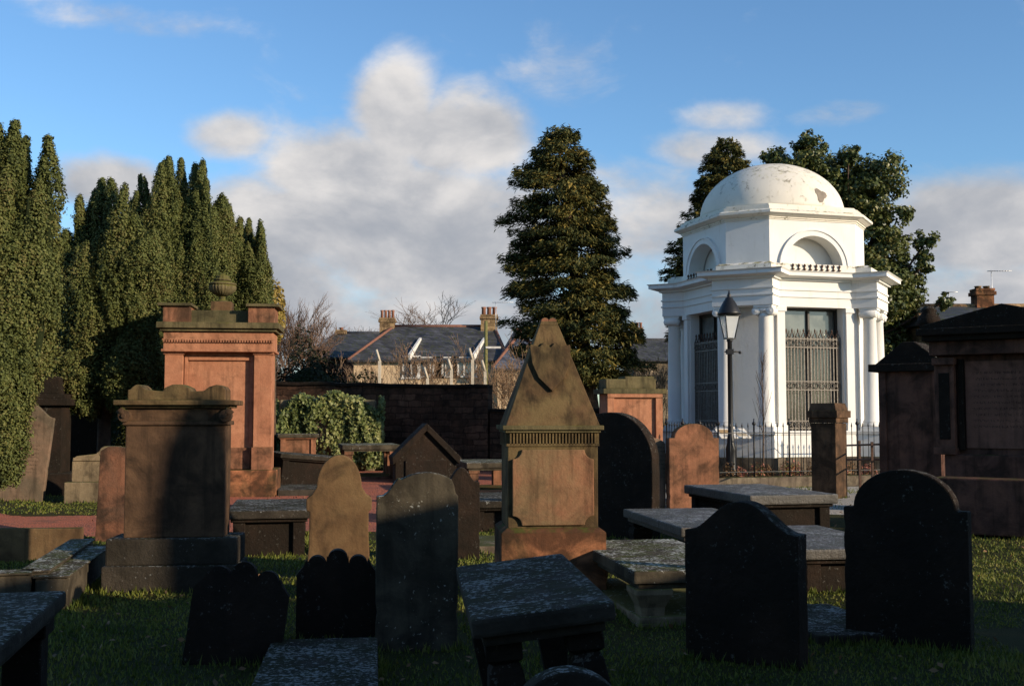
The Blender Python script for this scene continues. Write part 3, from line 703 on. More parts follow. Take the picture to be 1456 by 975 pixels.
# red monument with blocky crown behind the obelisk
P = V(897, 640, 27.3)
t = thing('block_monument', 'lower red sandstone monument with mossy blocks on top beside the white mausoleum', 'monument', (P.x, 27.5, 0), 10)
k = 30 / F
MB().box((0, 0, .25), (1.9, 1.2, .7)).build('plinth', 'redgrime', t, .02)
zt = V(897, 560, 27.3).z
MB().box((0, 0, (.6 + zt) / 2), (1.33, .8, zt - .6)).build('body', 'red', t, .01)
for x in (-.6, .6): MB().box((x, -.42, (.6 + zt) / 2 - .05), (.17, .12, zt - .7)).build('pilaster', 'red', t, .01)
MB().box((0, -.42, zt - .03), (1.37, .13, .12)).build('frieze', 'red', t, .01)
MB().box((0, 0, zt + .06), (1.57, 1.0, .12)).build('cornice', 'mossy', t, .012)
MB().box((-.44, 0, zt + .24), (.5, .7, .24)).build('crown_block', 'mossy', t, .03)
MB().box((.18, 0, zt + .27), (.78, .65, .31)).build('crown_block', 'mossy', t, .03)

# dark pillar by the steps
P = G(1180, 708)
t = thing('pillar', 'square sandstone pillar with a capped top, dark on its broad side and sunlit on its edge', 'pillar', (P.x, P.y, 0), -40, None)
ph = V(1180, 573, P.y).z
MB().box((0, 0, ph / 2 - .25), (.52, .52, ph - .3)).build('shaft', 'brown', t, .012)
MB().box((0, 0, ph - .22), (.66, .66, .14)).box((0, 0, ph - .34), (.58, .58, .1)).build('capping', 'brown', t, .012)
MB().plan([(-.29, -.29), (.29, -.29), (.29, .29), (-.29, .29)], ph - .15, ph, [(-.25, -.25), (.25, -.25), (.25, .25), (-.25, .25)]).build('top_block', 'brown', t, .012)

# pedimented monuments on the right, facing away from the sun
P = G(1300, 728)
t = thing('panel_monument', 'plain dark stone monument with a low pediment between the mausoleum and the large tomb', 'monument', (P.x + .10, P.y + .1, 0), -35)
ph = V(1300, 528, P.y).z
MB().box((0, 0, .2), (1.3, 1.0, .6)).build('plinth', 'darkred', t, .02)
MB().box((0, 0, (.45 + ph) / 2), (1.04, .7, ph - .45)).build('body', 'darkred', t, .012)
for x in (-.45, .45): MB().box((x, -.36, (.5 + ph) / 2), (.12, .08, ph - .5)).build('pilaster', 'darkred', t, .01)
MB().box((0, 0, ph + .06), (1.32, .95, .13)).build('cornice', 'dark', t, .012)
MB().prism([(-.58, ph + .12), (.58, ph + .12), (.10, ph + .50), (-.10, ph + .50)], -.36, .36).build('pediment', 'dark', t, .015)

P = G(1428, 758)
t = thing('wall_tomb', 'large dark pedimented wall tomb with pilasters and an inscribed panel at right', 'tomb', (P.x + .2, P.y + .1, 0), -35)
MB().box((.45, .1, .15), (2.6, 1.4, .5)).build('step', 'dark', t, .02)
MB().box((.3, .15, .72), (2.3, 1.0, .74)).build('plinth', 'darkred', t, .02)
MB().box((0, .2, 1.80), (1.95, .7, 1.44)).build('body', 'darkred', t, .01)
MB().box((.0, -.165, 1.80), (1.16, .03, 1.24)).build('inscription_panel', 'darkredtext', t, .006)
for x in (-.83, .83):
    b = MB().box((x, -.25, 1.80), (.27, .2, 1.34)); b.box((x, -.28, 2.42), (.31, .26, .1)).box((x, -.28, 1.14), (.31, .26, .1)); b.build('pilaster', 'darkred', t, .01)
    MB().box((x, -.355, 1.78), (.15, .02, .95)).build('pilaster_panel', 'dark', t, .006)
for x in (-.63, .63): MB().box((x, -.19, 1.80), (.07, .1, 1.3)).build('panel_frame', 'dark', t, .01)
MB().box((0, .1, 2.61), (2.06, .92, .2)).build('frieze', 'darkred', t, .01)
b = MB().box((0, .05, 2.75), (2.2, 1.05, .08)).box((0, .03, 2.84), (2.32, 1.16, .1)); b.build('cornice', 'dark', t, .012)
MB().prism([(-1.12, 2.885), (1.12, 2.885), (1.12, 2.93), (0, 3.2), (-1.12, 2.93)], -.5, .6).build('pediment', 'dark', t, .01)
MB().lathe([(.13, 0), (.16, .05), (.14, .14), (.09, .2), (.11, .24), (.05, .3)], (-1.06, -.2, 2.94), 20, 10, .08).build('corner_ornament', 'dark', t)
MB().box((-.1, -.85, .42), (1.5, .45, .75)).build('front_ledge', 'darkred', t, .02)

# ---------------------------------------------------------------- table and chest tombs
TG = 'table and chest tombs'
def table_tomb(label, x, y, rz, Wd, L, zt, m='lichen', mleg='dark', th=.1, legs=4, style='vase', lean=(0, 0), base=True):
    t = thing('table_tomb', label, 'table tomb', (x, y, 0), rz, TG, lean)
    b = MB().box((0, 0, zt - th / 2), (Wd, L, th)); b.build('slab', m, t, .018)
    MB().box((0, 0, zt - th - .022), (Wd - .09, L - .09, .05)).build('slab_moulding', m, t, .012)
    zl = zt - th - .045
    ny = legs // 2
    for i in range(ny):
        yy = (L / 2 - .17) * (1 - 2 * i / max(1, ny - 1)) if ny > 1 else 0
        for sx in (-1, 1):
            xx = sx * (Wd / 2 - (.17 if Wd > .7 else .135)); kk = 1.0 if Wd > .7 else .72
            b = MB()
            sq = lambda r: [(xx - r, yy - r), (xx + r, yy - r), (xx + r, yy + r), (xx - r, yy + r)]
            if style == 'vase':
                prof = [(.115, 0), (.115, .10), (.075, .14), (.085, .22), (.125, .62), (.105, .80), (.075, .85), (.115, .88), (.115, 1.0)]
            elif style == 'scroll':
                prof = [(.13, 0), (.13, .08), (.09, .12), (.10, .5), (.15, .85), (.15, 1.0)]
            else:
                prof = [(.12, 0), (.12, .12), (.095, .15), (.095, .85), (.12, .88), (.12, 1.0)]
            for (r0, h0), (r1, h1) in zip(prof[:-1], prof[1:]):
                if h1 > h0: b.plan(sq(r0 * kk), zl * h0 + (.0 if h0 else -.1), zl * h1, sq(r1 * kk))
            bmesh.ops.remove_doubles(b.bm, verts=b.bm.verts[:], dist=.0005)
            b.build('leg', mleg, t, .006, 1)
    if base: MB().box((0, 0, .02), (Wd - .1, L - .1, .12)).build('base_slab', mleg, t, .02)
    return t
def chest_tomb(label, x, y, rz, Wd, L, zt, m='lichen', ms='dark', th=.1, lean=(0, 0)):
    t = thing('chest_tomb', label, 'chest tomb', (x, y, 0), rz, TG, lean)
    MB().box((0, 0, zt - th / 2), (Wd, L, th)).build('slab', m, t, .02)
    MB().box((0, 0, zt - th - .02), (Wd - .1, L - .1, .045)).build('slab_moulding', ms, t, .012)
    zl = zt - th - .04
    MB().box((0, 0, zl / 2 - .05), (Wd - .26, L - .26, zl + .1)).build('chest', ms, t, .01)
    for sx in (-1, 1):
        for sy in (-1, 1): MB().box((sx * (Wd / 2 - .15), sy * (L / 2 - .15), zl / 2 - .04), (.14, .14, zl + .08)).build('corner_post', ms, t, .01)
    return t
table_tomb('near table tomb with a lichen flecked slab on vase shaped legs before the obelisk', .15, 5.88, 5, .64, 1.76, .80, th=.085, lean=(0, -6.5))
table_tomb('table tomb with a lichened dark slab cut by the left edge of the view', -2.66, 5.15, 12, .9, 1.95, .70, th=.085, style='pier')
table_tomb('low table tomb with a sunlit mossy front edge right of the obelisk', 1.27, 10.0, 9, 1.0, 2.2, .44, m='lichtop', mleg='pale', style='scroll')
table_tomb('table tomb with a whitish slab behind the broad black headstone', 2.12, 12.9, 9, 1.15, 2.35, .5, m='skysheen')
chest_tomb('flat wide chest tomb below the lamp post with a lichened lid paled for sky sheen', 3.28, 15.2, 13, 1.2, 2.2, .66, m='skysheen', th=.12)
chest_tomb('dark chest tomb squeezed between the two big black headstones', 3.05, 11.6, 8, 1.1, 2.2, .42, m='skysheen')
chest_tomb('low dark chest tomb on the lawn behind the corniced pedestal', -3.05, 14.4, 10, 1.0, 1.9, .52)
table_tomb('table tomb on sunlit red legs left of the obelisk', *V(690, 650, 24.8).xy, 12, 1.15, 1.9, V(690, 655, 24.8).z, m='lichtop', mleg='redgrime', th=.12, style='pier')
table_tomb('table tomb with a pale slab and red end piers before the ivy', *V(524, 650, 30).xy, 12, 1.5, 2.0, V(524, 631, 30).z, m='lichtop', mleg='redgrime', th=.12, style='pier', legs=6)
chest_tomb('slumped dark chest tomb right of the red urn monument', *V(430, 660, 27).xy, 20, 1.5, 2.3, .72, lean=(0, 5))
chest_tomb('sunlit grey lidded chest tomb touching the right edge of the urn monument', *V(421, 640, 33).xy, 14, 1.15, 2.2, V(421, 616, 33).z, m='lichtop', ms='redgrime')
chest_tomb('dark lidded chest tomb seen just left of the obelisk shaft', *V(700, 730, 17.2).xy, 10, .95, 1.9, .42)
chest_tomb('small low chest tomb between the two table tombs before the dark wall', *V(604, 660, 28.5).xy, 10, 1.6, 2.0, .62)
# ledgers and kerbs
def ledger(label, x, y, rz, Wd, L, zt, m='lichen', name='ledger_slab', lean=(0, 0)):
    o = MB().box((0, 0, zt / 2 - .04), (Wd, L, zt + .08)).build(name, m, None, .015)
    o.location = (x, y, 0); o.rotation_euler = (R(lean[0]), R(lean[1]), R(rz))
    return tag(o, label, 'grave slab', 'flat grave slabs')
ledger('flat lichen spotted grave slab in front of the small three lobed headstone', -1.17, 6.9, 7, .72, 1.95, .12)
ledger('pale grave slab on the grass left of the foot of the obelisk', *G(706, 778).xy, 8, .6, 1.2, .09, 'kerb')
ledger('low grave slab behind the foot of the low table tomb', *G(800, 742).xy, 8, .9, 1.7, .1, 'lichtop')
ledger('dark grave slab lying on the red gravel beside the urn monument', *G(425, 700).xy, 12, .9, 1.9, .12)
ledger('rough stone slab on the ground between the two big black headstones', *G(1172, 893).xy, 10, .7, 1.3, .08)
def kerbset(label, pts, wd, zt, m):
    t = thing('grave_kerb', label, 'grave kerb', (*pts[0], 0))
    for a, b_ in zip(pts[:-1], pts[1:]):
        a = Vector((*a, 0)); b_ = Vector((*b_, 0)); d = b_ - a; mid = (a + b_) / 2 - Vector((*pts[0], 0))
        o = MB().box((0, 0, zt / 2 - .05), (d.length - .02, wd, zt + .1)).build('kerb_stone', m, t, .025)
        o.location = mid; o.rotation_euler = (0, 0, math.atan2(d.y, d.x))
        o = MB().prism([(-(d.length / 2), zt), (d.length / 2, zt), (d.length / 2, zt + .02), (-(d.length / 2), zt + .02)], -wd / 2 - .02, wd / 2 + .02).build('coping', m, t, .012)
        o.location = mid; o.rotation_euler = (0, 0, math.atan2(d.y, d.x))
    return t
c1 = G(132, 772, .32); c2 = G(52, 812, .32); c0 = G(-60, 818, .32); c3 = G(150, 760, .3)
kerbset('lichened stone grave kerb running back across the left lawn', [tuple(G(-70, 818, .3).xy), tuple(G(48, 814, .3).xy), tuple(G(118, 768, .3).xy)], .22, .3, 'lichtop')
kerbset('second low stone kerb beside the pedestal plinth at left', [tuple(G(72, 822, .26).xy), tuple(G(138, 778, .26).xy)], .26, .26, 'lichtop')
o = MB().box((0, 0, .16), (1.15, .12, .42)).build('grave_border', 'tan', None, .012); o.location = (*G(42, 797).xy, 0); o.rotation_euler = (0, 0, R(6))
tag(o, 'low sunlit tan stone border of a grave at the left edge', 'grave border', None)
kerbset('pale stone kerb lying between the two big black headstones', [tuple(G(1146, 764, .28).xy), tuple(G(1212, 782, .28).xy), ], .2, .28, 'lichtop')
# ---------------------------------------------------------------- mausoleum
MX, MY = V(1098, 400, 30.0).x, 30.0
MROT = 17.0
mz = lambda py: V(1100, py, 28.0).z
t = thing('mausoleum', 'white domed mausoleum with columns, arched niches and iron grilles', 'mausoleum', (MX, MY, 0), MROT)
S2 = math.sqrt(.5)
def octo(a, dch):                    # square of half side a with its corners cut at distance dch
    e = dch * 2 * S2 - a             # n1+n2 = dch*sqrt2
    return [(a, -e), (a, e), (e, a), (-e, a), (-a, e), (-a, -e), (-e, -a), (e, -a)]
def crossplan(b, rb, hw):            # straight sides at b with blocks breaking out at the corners
    L = []
    for k in range(4):
        a = math.pi / 4 + k * math.pi / 2
        d = Vector((math.cos(a), math.sin(a))); tt = Vector((-d.y, d.x)); r = b / S2 - hw
        for rr, sg in ((r, -1), (rb, -1), (rb, 1), (r, 1)): L.append(tuple(d * rr + tt * sg * hw))
    return L
zP, zC, zE, zK, zA0, zA1, zD = mz(612), mz(437), mz(400), mz(391), mz(380), mz(314), mz(300)
b = MB().plan(crossplan(2.35, 3.1, .95), -.2, .28).plan(crossplan(2.25, 2.98, .86), .28, .62); b.build('step', 'kerb', t, .015)
b = MB().plan(crossplan(2.16, 2.86, .76), .62, zP - .09).plan(crossplan(2.2, 2.92, .80), zP - .09, zP); b.build('plinth', 'white', t, .01)
AW, DW = 2.02, 2.30
WH = .83                              # window half width
e = DW * 2 * S2 - AW
for k in range(4):                    # corner piers between the windows
    a = math.pi / 2 * k
    rot = lambda p: (p[0] * math.cos(a) - p[1] * math.sin(a), p[0] * math.sin(a) + p[1] * math.cos(a))
    pts = [(AW, WH), (AW, e), (e, AW), (WH, AW), (WH, AW - .4), (AW - .4 - .3, AW - .4 - .3), (AW - .4, WH)]
    MB().plan([rot(p) for p in pts], zP, zC).build('corner_pier', 'white', t, .008)
    n = Vector(rot((0, -1))); tv = Vector(rot((1, 0)))        # this side's outward normal and tangent
    fr = thing('f', None, None, (0, 0, 0)); bpy.data.objects.remove(fr)
    ra = a
    def side(nm, mb, m, parent=t, bev=0.):
        o = mb.build(nm, m, parent, bev); o.rotation_euler = (0, 0, ra); return o
    # pilaster strips beside the window
    for sx in (-1, 1):
        b = MB().box((sx * (WH + .15), -AW - .035, (zP + zC) / 2), (.22, .08, zC - zP)).box((sx * (WH + .15), -AW - .05, zC - .06), (.28, .12, .12)).box((sx * (WH + .15), -AW - .05, zP + .07), (.28, .12, .14))
        side('pilaster', b, 'white', t, .008)
    # glazing, mullion and grille
    win = side('window', MB().box((-WH + .03, -AW + .3, (zP + zC) / 2), (.06, .07, zC - zP)).box((WH - .03, -AW + .3, (zP + zC) / 2), (.06, .07, zC - zP)).box((0, -AW + .3, zC - .03), (2 * WH - .12, .07, .06)).box((0, -AW + .3, (zP + zC) / 2), (.05, .08, zC - zP - .1)), 'frame')
    MB().box((0, -AW + .34, (zP + zC) / 2), (2 * WH - .1, .02, zC - zP - .05)).build('pane', 'glass', win)
    gz1 = mz(478)
    b = MB()
    nb = 17
    for i in range(nb + 1):
        x = -WH + .04 + (2 * WH - .08) * i / nb
        if i in (0, nb // 2 + 0, nb): b.box((x, -AW + .12, (zP + gz1) / 2), (.035, .035, gz1 - zP))
        else: b.box((x, -AW + .12, (zP + gz1) / 2), (.026, .026, gz1 - zP - .02))
    for z in (zP + .06, zP + .24, (zP + gz1) / 2 + .05, (zP + gz1) / 2 - .16, gz1 - .06, gz1 - .27):
        b.box((0, -AW + .12, z), (2 * WH - .04, .04, .028))
    def ringbar(b, x, z, r, th=.012):
        pts = [(x + r * math.cos(q * math.pi / 6), -AW + .10, z + r * math.sin(q * math.pi / 6)) for q in range(13)]
        b.path(pts, th, 4)
    for i in range(10):
        x = -WH + .1 + (2 * WH - .2) * i / 9
        for z in ((zP + gz1) / 2 - .055, gz1 - .165, zP + .15): ringbar(b, x, z, .066)
    side('grille', b, 'grille')
    b = MB()
    for i in range(10):
        x = -WH + .1 + (2 * WH - .2) * i / 9
        b.tube((x - .07, -AW + .12, gz1 - .03), (x, -AW + .12, gz1 + .13), .014, .01, 4).tube((x + .07, -AW + .12, gz1 - .03), (x, -AW + .12, gz1 + .13), .014, .01, 4)
        b.lathe([(.005, 0), (.028, .03), (.005, .09)], (x, -AW + .12, gz1 + .11), 6)
    side('grille_cresting', b, 'rust')
# columns, two to a corner
for k in range(4):
    a = math.pi / 4 + k * math.pi / 2
    for sg in (-1, 1):
        d = Vector((math.cos(a), math.sin(a), 0)); tt = Vector((-d.y, d.x, 0))
        p = d * 2.60 + tt * sg * .50
        H = zC - zP
        b = MB().lathe([(.22, .10), (.235, .13), (.22, .17), (.20, .19), (.215, .215), (.20, .24), (.182, .27), (.182, H * .4), (.155, H - .30), (.17, H - .28), (.17, H - .25), (.155, H - .24), (.155, H - .2)], (0, 0, 0), 28)
        o = b.build('column', 'white', t); o.location = (p.x, p.y, zP); o.rotation_euler = (0, 0, a + math.pi / 2)
        MB().box((0, 0, .05), (.48, .48, .10)).build('column_base', 'white', o, .008)
        c = MB().lathe([(.155, H - .2), (.20, H - .14), (.21, H - .10)], (0, 0, 0), 24).box((0, 0, H - .03), (.46, .44, .06))
        for sx in (-1, 1):
            for r_, dz in ((.10, 0),):
                c.lathe([(.085, -.2), (.10, -.19), (.10, .19), (.085, .2)], (sx * .18, 0, H - .15), 16, ax='Y')
                c.lathe([(.06, -.215), (.05, .215)], (sx * .18, 0, H - .15), 12, ax='Y').lathe([(.03, -.235), (.02, .235)], (sx * .18, 0, H - .15), 10, ax='Y')
        c.box((0, 0, H - .085), (.36, .38, .05)); c.build('capital', 'white', o)
b = MB(); bq, rq, hq = 2.10, 2.84, .76
zz = [zC, zC + (zE - zC) * .36, zC + (zE - zC) * .42, zC + (zE - zC) * .62, zC + (zE - zC) * .68, zE]
for i, off in enumerate((0., .03, .0, .03, .0)): b.plan(crossplan(bq + off, rq + off, hq + off), zz[i], zz[i + 1])
b.build('entablature', 'white', t)
b = MB().plan(crossplan(bq + .07, rq + .07, hq + .07), zE, zE + .05).plan(crossplan(bq + .10, rq + .10, hq + .10), zE + .05, zE + .09, crossplan(bq + .27, rq + .27, hq + .27))
b.plan(crossplan(bq + .29, rq + .29, hq + .29), zE + .09, zE + .17).plan(crossplan(bq + .29, rq + .29, hq + .29), zE + .17, zE + .21, crossplan(bq + .33, rq + .33, hq + .33)); b.build('cornice', 'white', t)
zK = zE + .21
b = MB().plan(crossplan(2.13, 2.70, .70), zK, zK + .16).plan(crossplan(2.13, 2.70, .70), zK + .16, zK + .22, crossplan(2.08, 2.6, .64)); b.build('blocking_course', 'whitetop', t)
zA0 = zK
MB().plan(octo(1.60, 2.05), zA0, zA1).build('attic_core', 'white', t)
e = 2.30 * 2 * S2 - AW
for k in range(4):
    ra = math.pi / 2 * k
    zs = zA0 + .12; rr = .82
    pts = [(-e, zA0), (-e, zA1), (e, zA1), (e, zA0), (rr, zA0), (rr, zs)] + arc(0, zs, rr, rr, 0, 180, 28)[1:-1] + [(-rr, zs), (-rr, zA0)]
    side('attic_wall', MB().prism(pts, -AW, -AW + .38), 'white')
    ring = arc(0, zs, rr + .13, rr + .13, 0, 180, 28) + arc(0, zs, rr + .002, rr + .002, 180, 0, 28)
    side('arch_moulding', MB().prism(ring, -AW - .05, -AW), 'white')
    ring = arc(0, zs, rr + .17, rr + .17, 0, 180, 28) + arc(0, zs, rr + .132, rr + .132, 180, 0, 28)
    side('arch_moulding', MB().prism(ring, -AW - .075, -AW), 'white')
    mesh0 = None
    for i in range(9):
        x = -.66 + 1.32 * i / 8
        if mesh0 is None:
            o = MB().lathe([(.012, 0), (.012, .05), (.045, .06), (.045, .08), (.014, .09), (.014, .13), (.034, .15), (.03, .18), (.008, .21)], (0, 0, 0), 8).build('spike', 'rust', t); mesh0 = o
        else: o = mesh0.copy(); COL.objects.link(o); o.parent = t
        q = Matrix.Rotation(ra, 4, 'Z') @ Vector((x, -AW - .13, zK + .0))
        o.location = q
    # diagonal corner wall of the attic
    a = ra + math.pi / 4
    hwid = math.hypot(AW - e, AW - e) / 2
    o = MB().box((0, -2.30 + .15, (zA0 + zA1) / 2), (2 * hwid - .004, .3, zA1 - zA0)).build('corner_wall', 'white', t); o.rotation_euler = (0, 0, a)
b = MB()
for o0, o1, za_, zb_ in ((.02, .02, 0, .04), (.05, .05, .04, .08), (.08, .2, .08, .14), (.22, .22, .14, .2), (.22, .16, .2, .24)):
    b.plan(octo(AW + o0, 2.30 + o0), zA1 + za_, zA1 + zb_, octo(AW + o1, 2.30 + o1))
b.build('attic_cornice', 'whitetop', t)
zD = zA1 + .24
b = MB().plan(octo(AW + .06, 2.30 + .06), zD, zD + .10).plan(octo(AW - .03, 2.27), zD + .10, zD + .16); b.build('dome_step', 'whitetop', t)
zD += .16
zT = V(1098, 236, 30).z
prof = [(1.90 * math.cos(R(q)), zD + (zT - zD) * math.sin(R(q))) for q in np.linspace(0, 88, 22)]
dm = MB().lathe(prof, (0, 0, 0), 64).build('dome', 'dome', t)
q = R(-62 - MROT + 15); zq = .30                    # patch of lost render on the dome
th = math.asin(.24); 
pc = []
for i in range(16):
    aa = 2 * math.pi * i / 16; rr = (.17 + .05 * math.sin(3 * aa + 1)) * (1.0)
    h_ = .22 + rr * math.sin(aa) / (zT - zD); rad = 1.907 * math.sqrt(1 - h_ ** 2); ph_ = R(-78) + rr * math.cos(aa) / 1.85
    pc.append((rad * math.cos(ph_), rad * math.sin(ph_), zD + (zT - zD) * h_ + .008))
MB().poly(pc).build('bare_patch', 'bare', dm)

# ---------------------------------------------------------------- railing round the mausoleum
FB = G(1022, 694); ca, sa = math.cos(R(MROT)), math.sin(R(MROT))
FC = (FB.x + 4.55 * ca, FB.y + 4.55 * sa); FA = (FB.x - 4.6 * sa, FB.y + 4.6 * ca)
def railing(label, p0, p1, zk, h, nseg, name='iron_railing', kerb=True, m='iron'):
    p0 = Vector((*p0, 0)); p1 = Vector((*p1, 0)); d = p1 - p0; L = d.length
    t = thing(name, label, 'railing', p0, math.degrees(math.atan2(d.y, d.x)), 'railings round the mausoleum')
    if kerb: MB().box((L / 2, 0, zk / 2 - .1), (L + .3, .34, zk + .2)).build('kerb', 'kerb', t, .015)
    for z in (zk + .12, zk + h - .22): MB().box((L / 2, 0, z), (L, .03, .018)).build('rail', m, t)
    for i in range(nseg + 1):
        x = L * i / nseg
        b = MB().tube((x, 0, zk - .02), (x, 0, zk + h - .03), .024, .022, 8); b.lathe([(.02, 0), (.045, .03), (.045, .06), (.015, .10), (.012, .16)], (x, 0, zk + h - .05), 8)
        b.build('post', m, t)
        if i < nseg:
            nb = max(2, int(L / nseg / .135)); b = MB()
            for j in range(1, nb):
                xx = x + L / nseg * j / nb
                b.tube((xx, 0, zk + .02), (xx, 0, zk + h - .08), .0105, .0105, 5).lathe([(.01, 0), (.02, .03), (.003, .11)], (xx, 0, zk + h - .09), 5)
            b.build('bars', m, t)
    return t
railing('black iron spear railing with ball posts on a stone kerb before the mausoleum', FB.xy, FC, .24, 1.22, 5)
railing('black iron spear railing running back along the shaded left side of the mausoleum', FA, FB.xy, .24, 1.22, 5)
# rusty hand rail by the steps
h0 = G(1212, 700); h1 = G(1262, 716)
t = thing('hand_rail', 'rusty two bar hand rail on posts between the pillar and the dark panel monument', 'hand rail', (h0.x, h0.y, 0), 0)
d = h1 - h0
for z in (.72, 1.02): MB().tube((-.2, 0, z - .02), (d.x + .3, d.y, z + .1), .02, .02, 8).build('rail', 'rust', t)
for k in (.25, .62, .95): MB().box((d.x * k, d.y * k, .55), (.045, .045, 1.15)).build('post', 'rust', t)

# paving strip by the railing
o = MB().plan([tuple(G(940, 738).xy), tuple(G(1290, 738).xy), (10.6, 26.5), (FC[0] + 1, FC[1] - .35), (FB.x + .1, FB.y - .35), (FA[0] - .6, FA[1])], -.05, .016).build('path', 'paving'); o['kind'] = 'structure'

# lamp post
P = G(1037, 690)
P.y -= .25
t = thing('lamp_post', 'black Victorian lantern lamp post with a ladder bar before the mausoleum', 'lamp post', (P.x, P.y, 0))
lz = lambda py: V(1037, py, P.y).z
s = P.y / F
b = MB().lathe([(.15, -.05), (.15, .06), (.125, .1), (.118, lz(640)), (.125, lz(638)), (.085, lz(628)), (.09, lz(624)), (.07, lz(618)), (.062, lz(600)), (.055, lz(486)), (.075, lz(485)), (.06, lz(481))], (0, 0, 0), 18); b.build('post', 'iron', t)
b = MB().tube((-.12, 0, lz(500)), (.26, 0, lz(500)), .018, .018, 8); b.lathe([(.03, 0), (.04, .03), (.03, .06)], (.24, 0, lz(503)), 8).box((0, 0, lz(500)), (.16, .16, .12)); b.build('ladder_bar', 'iron', t)
z0, z1 = lz(481), lz(449); r0, r1 = .13, .25
lan = MB()
for k in range(4):
    a = math.pi / 4 + k * math.pi / 2 + .25
    lan.tube((r0 * math.cos(a), r0 * math.sin(a), z0), (r1 * math.cos(a), r1 * math.sin(a), z1), .013, .013, 5)
def sqr(r, k=.25): return [(r * math.cos(math.pi / 4 + i * math.pi / 2 + k), r * math.sin(math.pi / 4 + i * math.pi / 2 + k)) for i in range(4)]
lan.plan(sqr(r0 + .02), z0 - .02, z0 + .01).plan(sqr(r1 + .02), z1 - .015, z1 + .02)
lo = lan.build('lantern_frame', 'iron', t)
MB().plan(sqr(r0 - .004), z0 + .012, z1 - .017, sqr(r1 - .004)).build('lantern_glass', 'lglass', lo)
b = MB().lathe([(.285, z1 + .02), (.27, z1 + .08), (.22, lz(438)), (.13, lz(428)), (.10, lz(426)), (.09, lz(424)), (.04, lz(422)), (.055, lz(420)), (.03, lz(418)), (.012, lz(413))], (0, 0, 0), 24); b.build('lantern_cap', 'iron', t)

# information lectern, sapling and bedding inside the railing
P = Vector((FB.x + .95 * ca - 1.1 * sa, FB.y + .95 * sa + 1.1 * ca, 0))
t = thing('information_board', 'tilted white information board on a pale post behind the railing', 'sign', P, 14)
zi = V(1068, 616, P.y).z
o = MB().box((0, 0, 0), (.78, .46, .03)).build('board', 'whitewood', t, .006); o.location = (0, 0, zi); o.rotation_euler = (R(28), 0, 0)
for (x, y, w_, h_, c) in ((-.2, .05, .24, .2, (.45, .3, .15)), (.12, .1, .2, .12, (.25, .3, .35)), (.2, -.1, .25, .12, (.5, .42, .3)), (-.18, -.14, .2, .07, (.3, .3, .3))):
    MB().box((x, y, .019), (w_, h_, .006)).build('picture', plain('board_picture', c, .6, 0, .6, 25), o)
for x in (-.02,): MB().box((x, .02, zi / 2 - .08), (.09, .07, zi + .05)).build('post', 'whitewood', t)

def branches(b, p, d, L, r, depth, spread, up, shrink=.72, n=(2, 3), minr=.003, seg=5, rr=rnd):
    p1 = p + d * L * .5; d1 = (d + Vector((rr.gauss(0, .08), rr.gauss(0, .08), rr.gauss(0, .05)))).normalized(); p2 = p1 + d1 * L * .5
    sg = seg if depth > 2 else 3
    b.tube(p, p1, r, r * .88, sg); b.tube(p1, p2, r * .88, r * .72, sg)
    if depth == 0: return
    for i in range(rr.randint(*n)):
        ax = Vector((rr.gauss(0, 1), rr.gauss(0, 1), rr.gauss(0, .5)))
        nd = (d1 + ax.normalized() * spread * rr.uniform(.6, 1.2) + Vector((0, 0, up))).normalized()
        branches(b, p2 if i < 2 else p1, nd, L * shrink * rr.uniform(.75, 1.2), max(minr, r * .66), depth - 1, spread, up, shrink, n, minr, seg, rr)
P = Vector((FB.x + 1.55 * ca - .75 * sa, FB.y + 1.55 * sa + .75 * ca, 0))
t = thing('sapling', 'thin bare sapling in the bed before the mausoleum chamfer', 'tree', P)
zs = V(1078, 500, P.y).z; rs = random.Random(4)
b = MB().tube((0, 0, 0), (.03, 0, zs * .45), .028, .02, 6).tube((.03, 0, zs * .45), (0, 0, zs), .02, .005, 5); b.build('trunk', 'saptwig', t)
b = MB()
for i in range(26):
    z = zs * rs.uniform(.33, .95); a = rs.uniform(0, 6.28); l = (zs - z) * .35 + .18
    p0 = Vector((.02, 0, z)); p1 = p0 + Vector((math.cos(a) * l * .3, math.sin(a) * l * .3, l)); b.tube(p0, p1, .007, .003, 4)
    p2 = p0.lerp(p1, .5); b.tube(p2, p2 + Vector((math.cos(a + 1) * .1, math.sin(a + 1) * .1, .22)), .004, .002, 3)
b.build('crown', 'saptwig', t)
lab = ['reddish low bedding shrub', 'yellow green low bedding shrub', 'pink flowering heather clump']
spots = []
for i in range(11):
    f_ = .5 + 3.75 * i / 10; dpt = .45 + .25 * (i % 2)
    P = Vector((FB.x + f_ * ca - dpt * sa, FB.y + f_ * sa + dpt * ca, .05))
    n = 420; q = rng.normal(0, 1, (n, 3)); q = unit(q) * rng.uniform(.5, 1, (n, 1)); q[:, 2] = np.abs(q[:, 2]) * 1.15
    pos = q * np.array([.24, .2, rng.uniform(.28, .44)]) + [0, 0, .08]
    v_, f2 = leaves(pos, q, .055, .6, .5)
    o = meshobj('bedding_plant', v_, f2, ['dryleaf', 'bed', 'bed'][i % 3]); o.location = P
    tag(o, 'low reddish bedding shrub in the row behind the railing kerb', 'plant', 'bedding shrubs behind the railing')
o = MB().plan([(FB.x + .1 * ca - .2 * sa, FB.y + .1 * sa + .2 * ca), (FC[0] - .2 * sa, FC[1] + .2 * ca), (FC[0] - 1.3 * sa, FC[1] + 1.3 * ca), (FB.x + .1 * ca - 1.3 * sa, FB.y + .1 * sa + 1.3 * ca)], -.05, .1).build('flower_bed_soil', 'bark'); o['kind'] = 'structure'

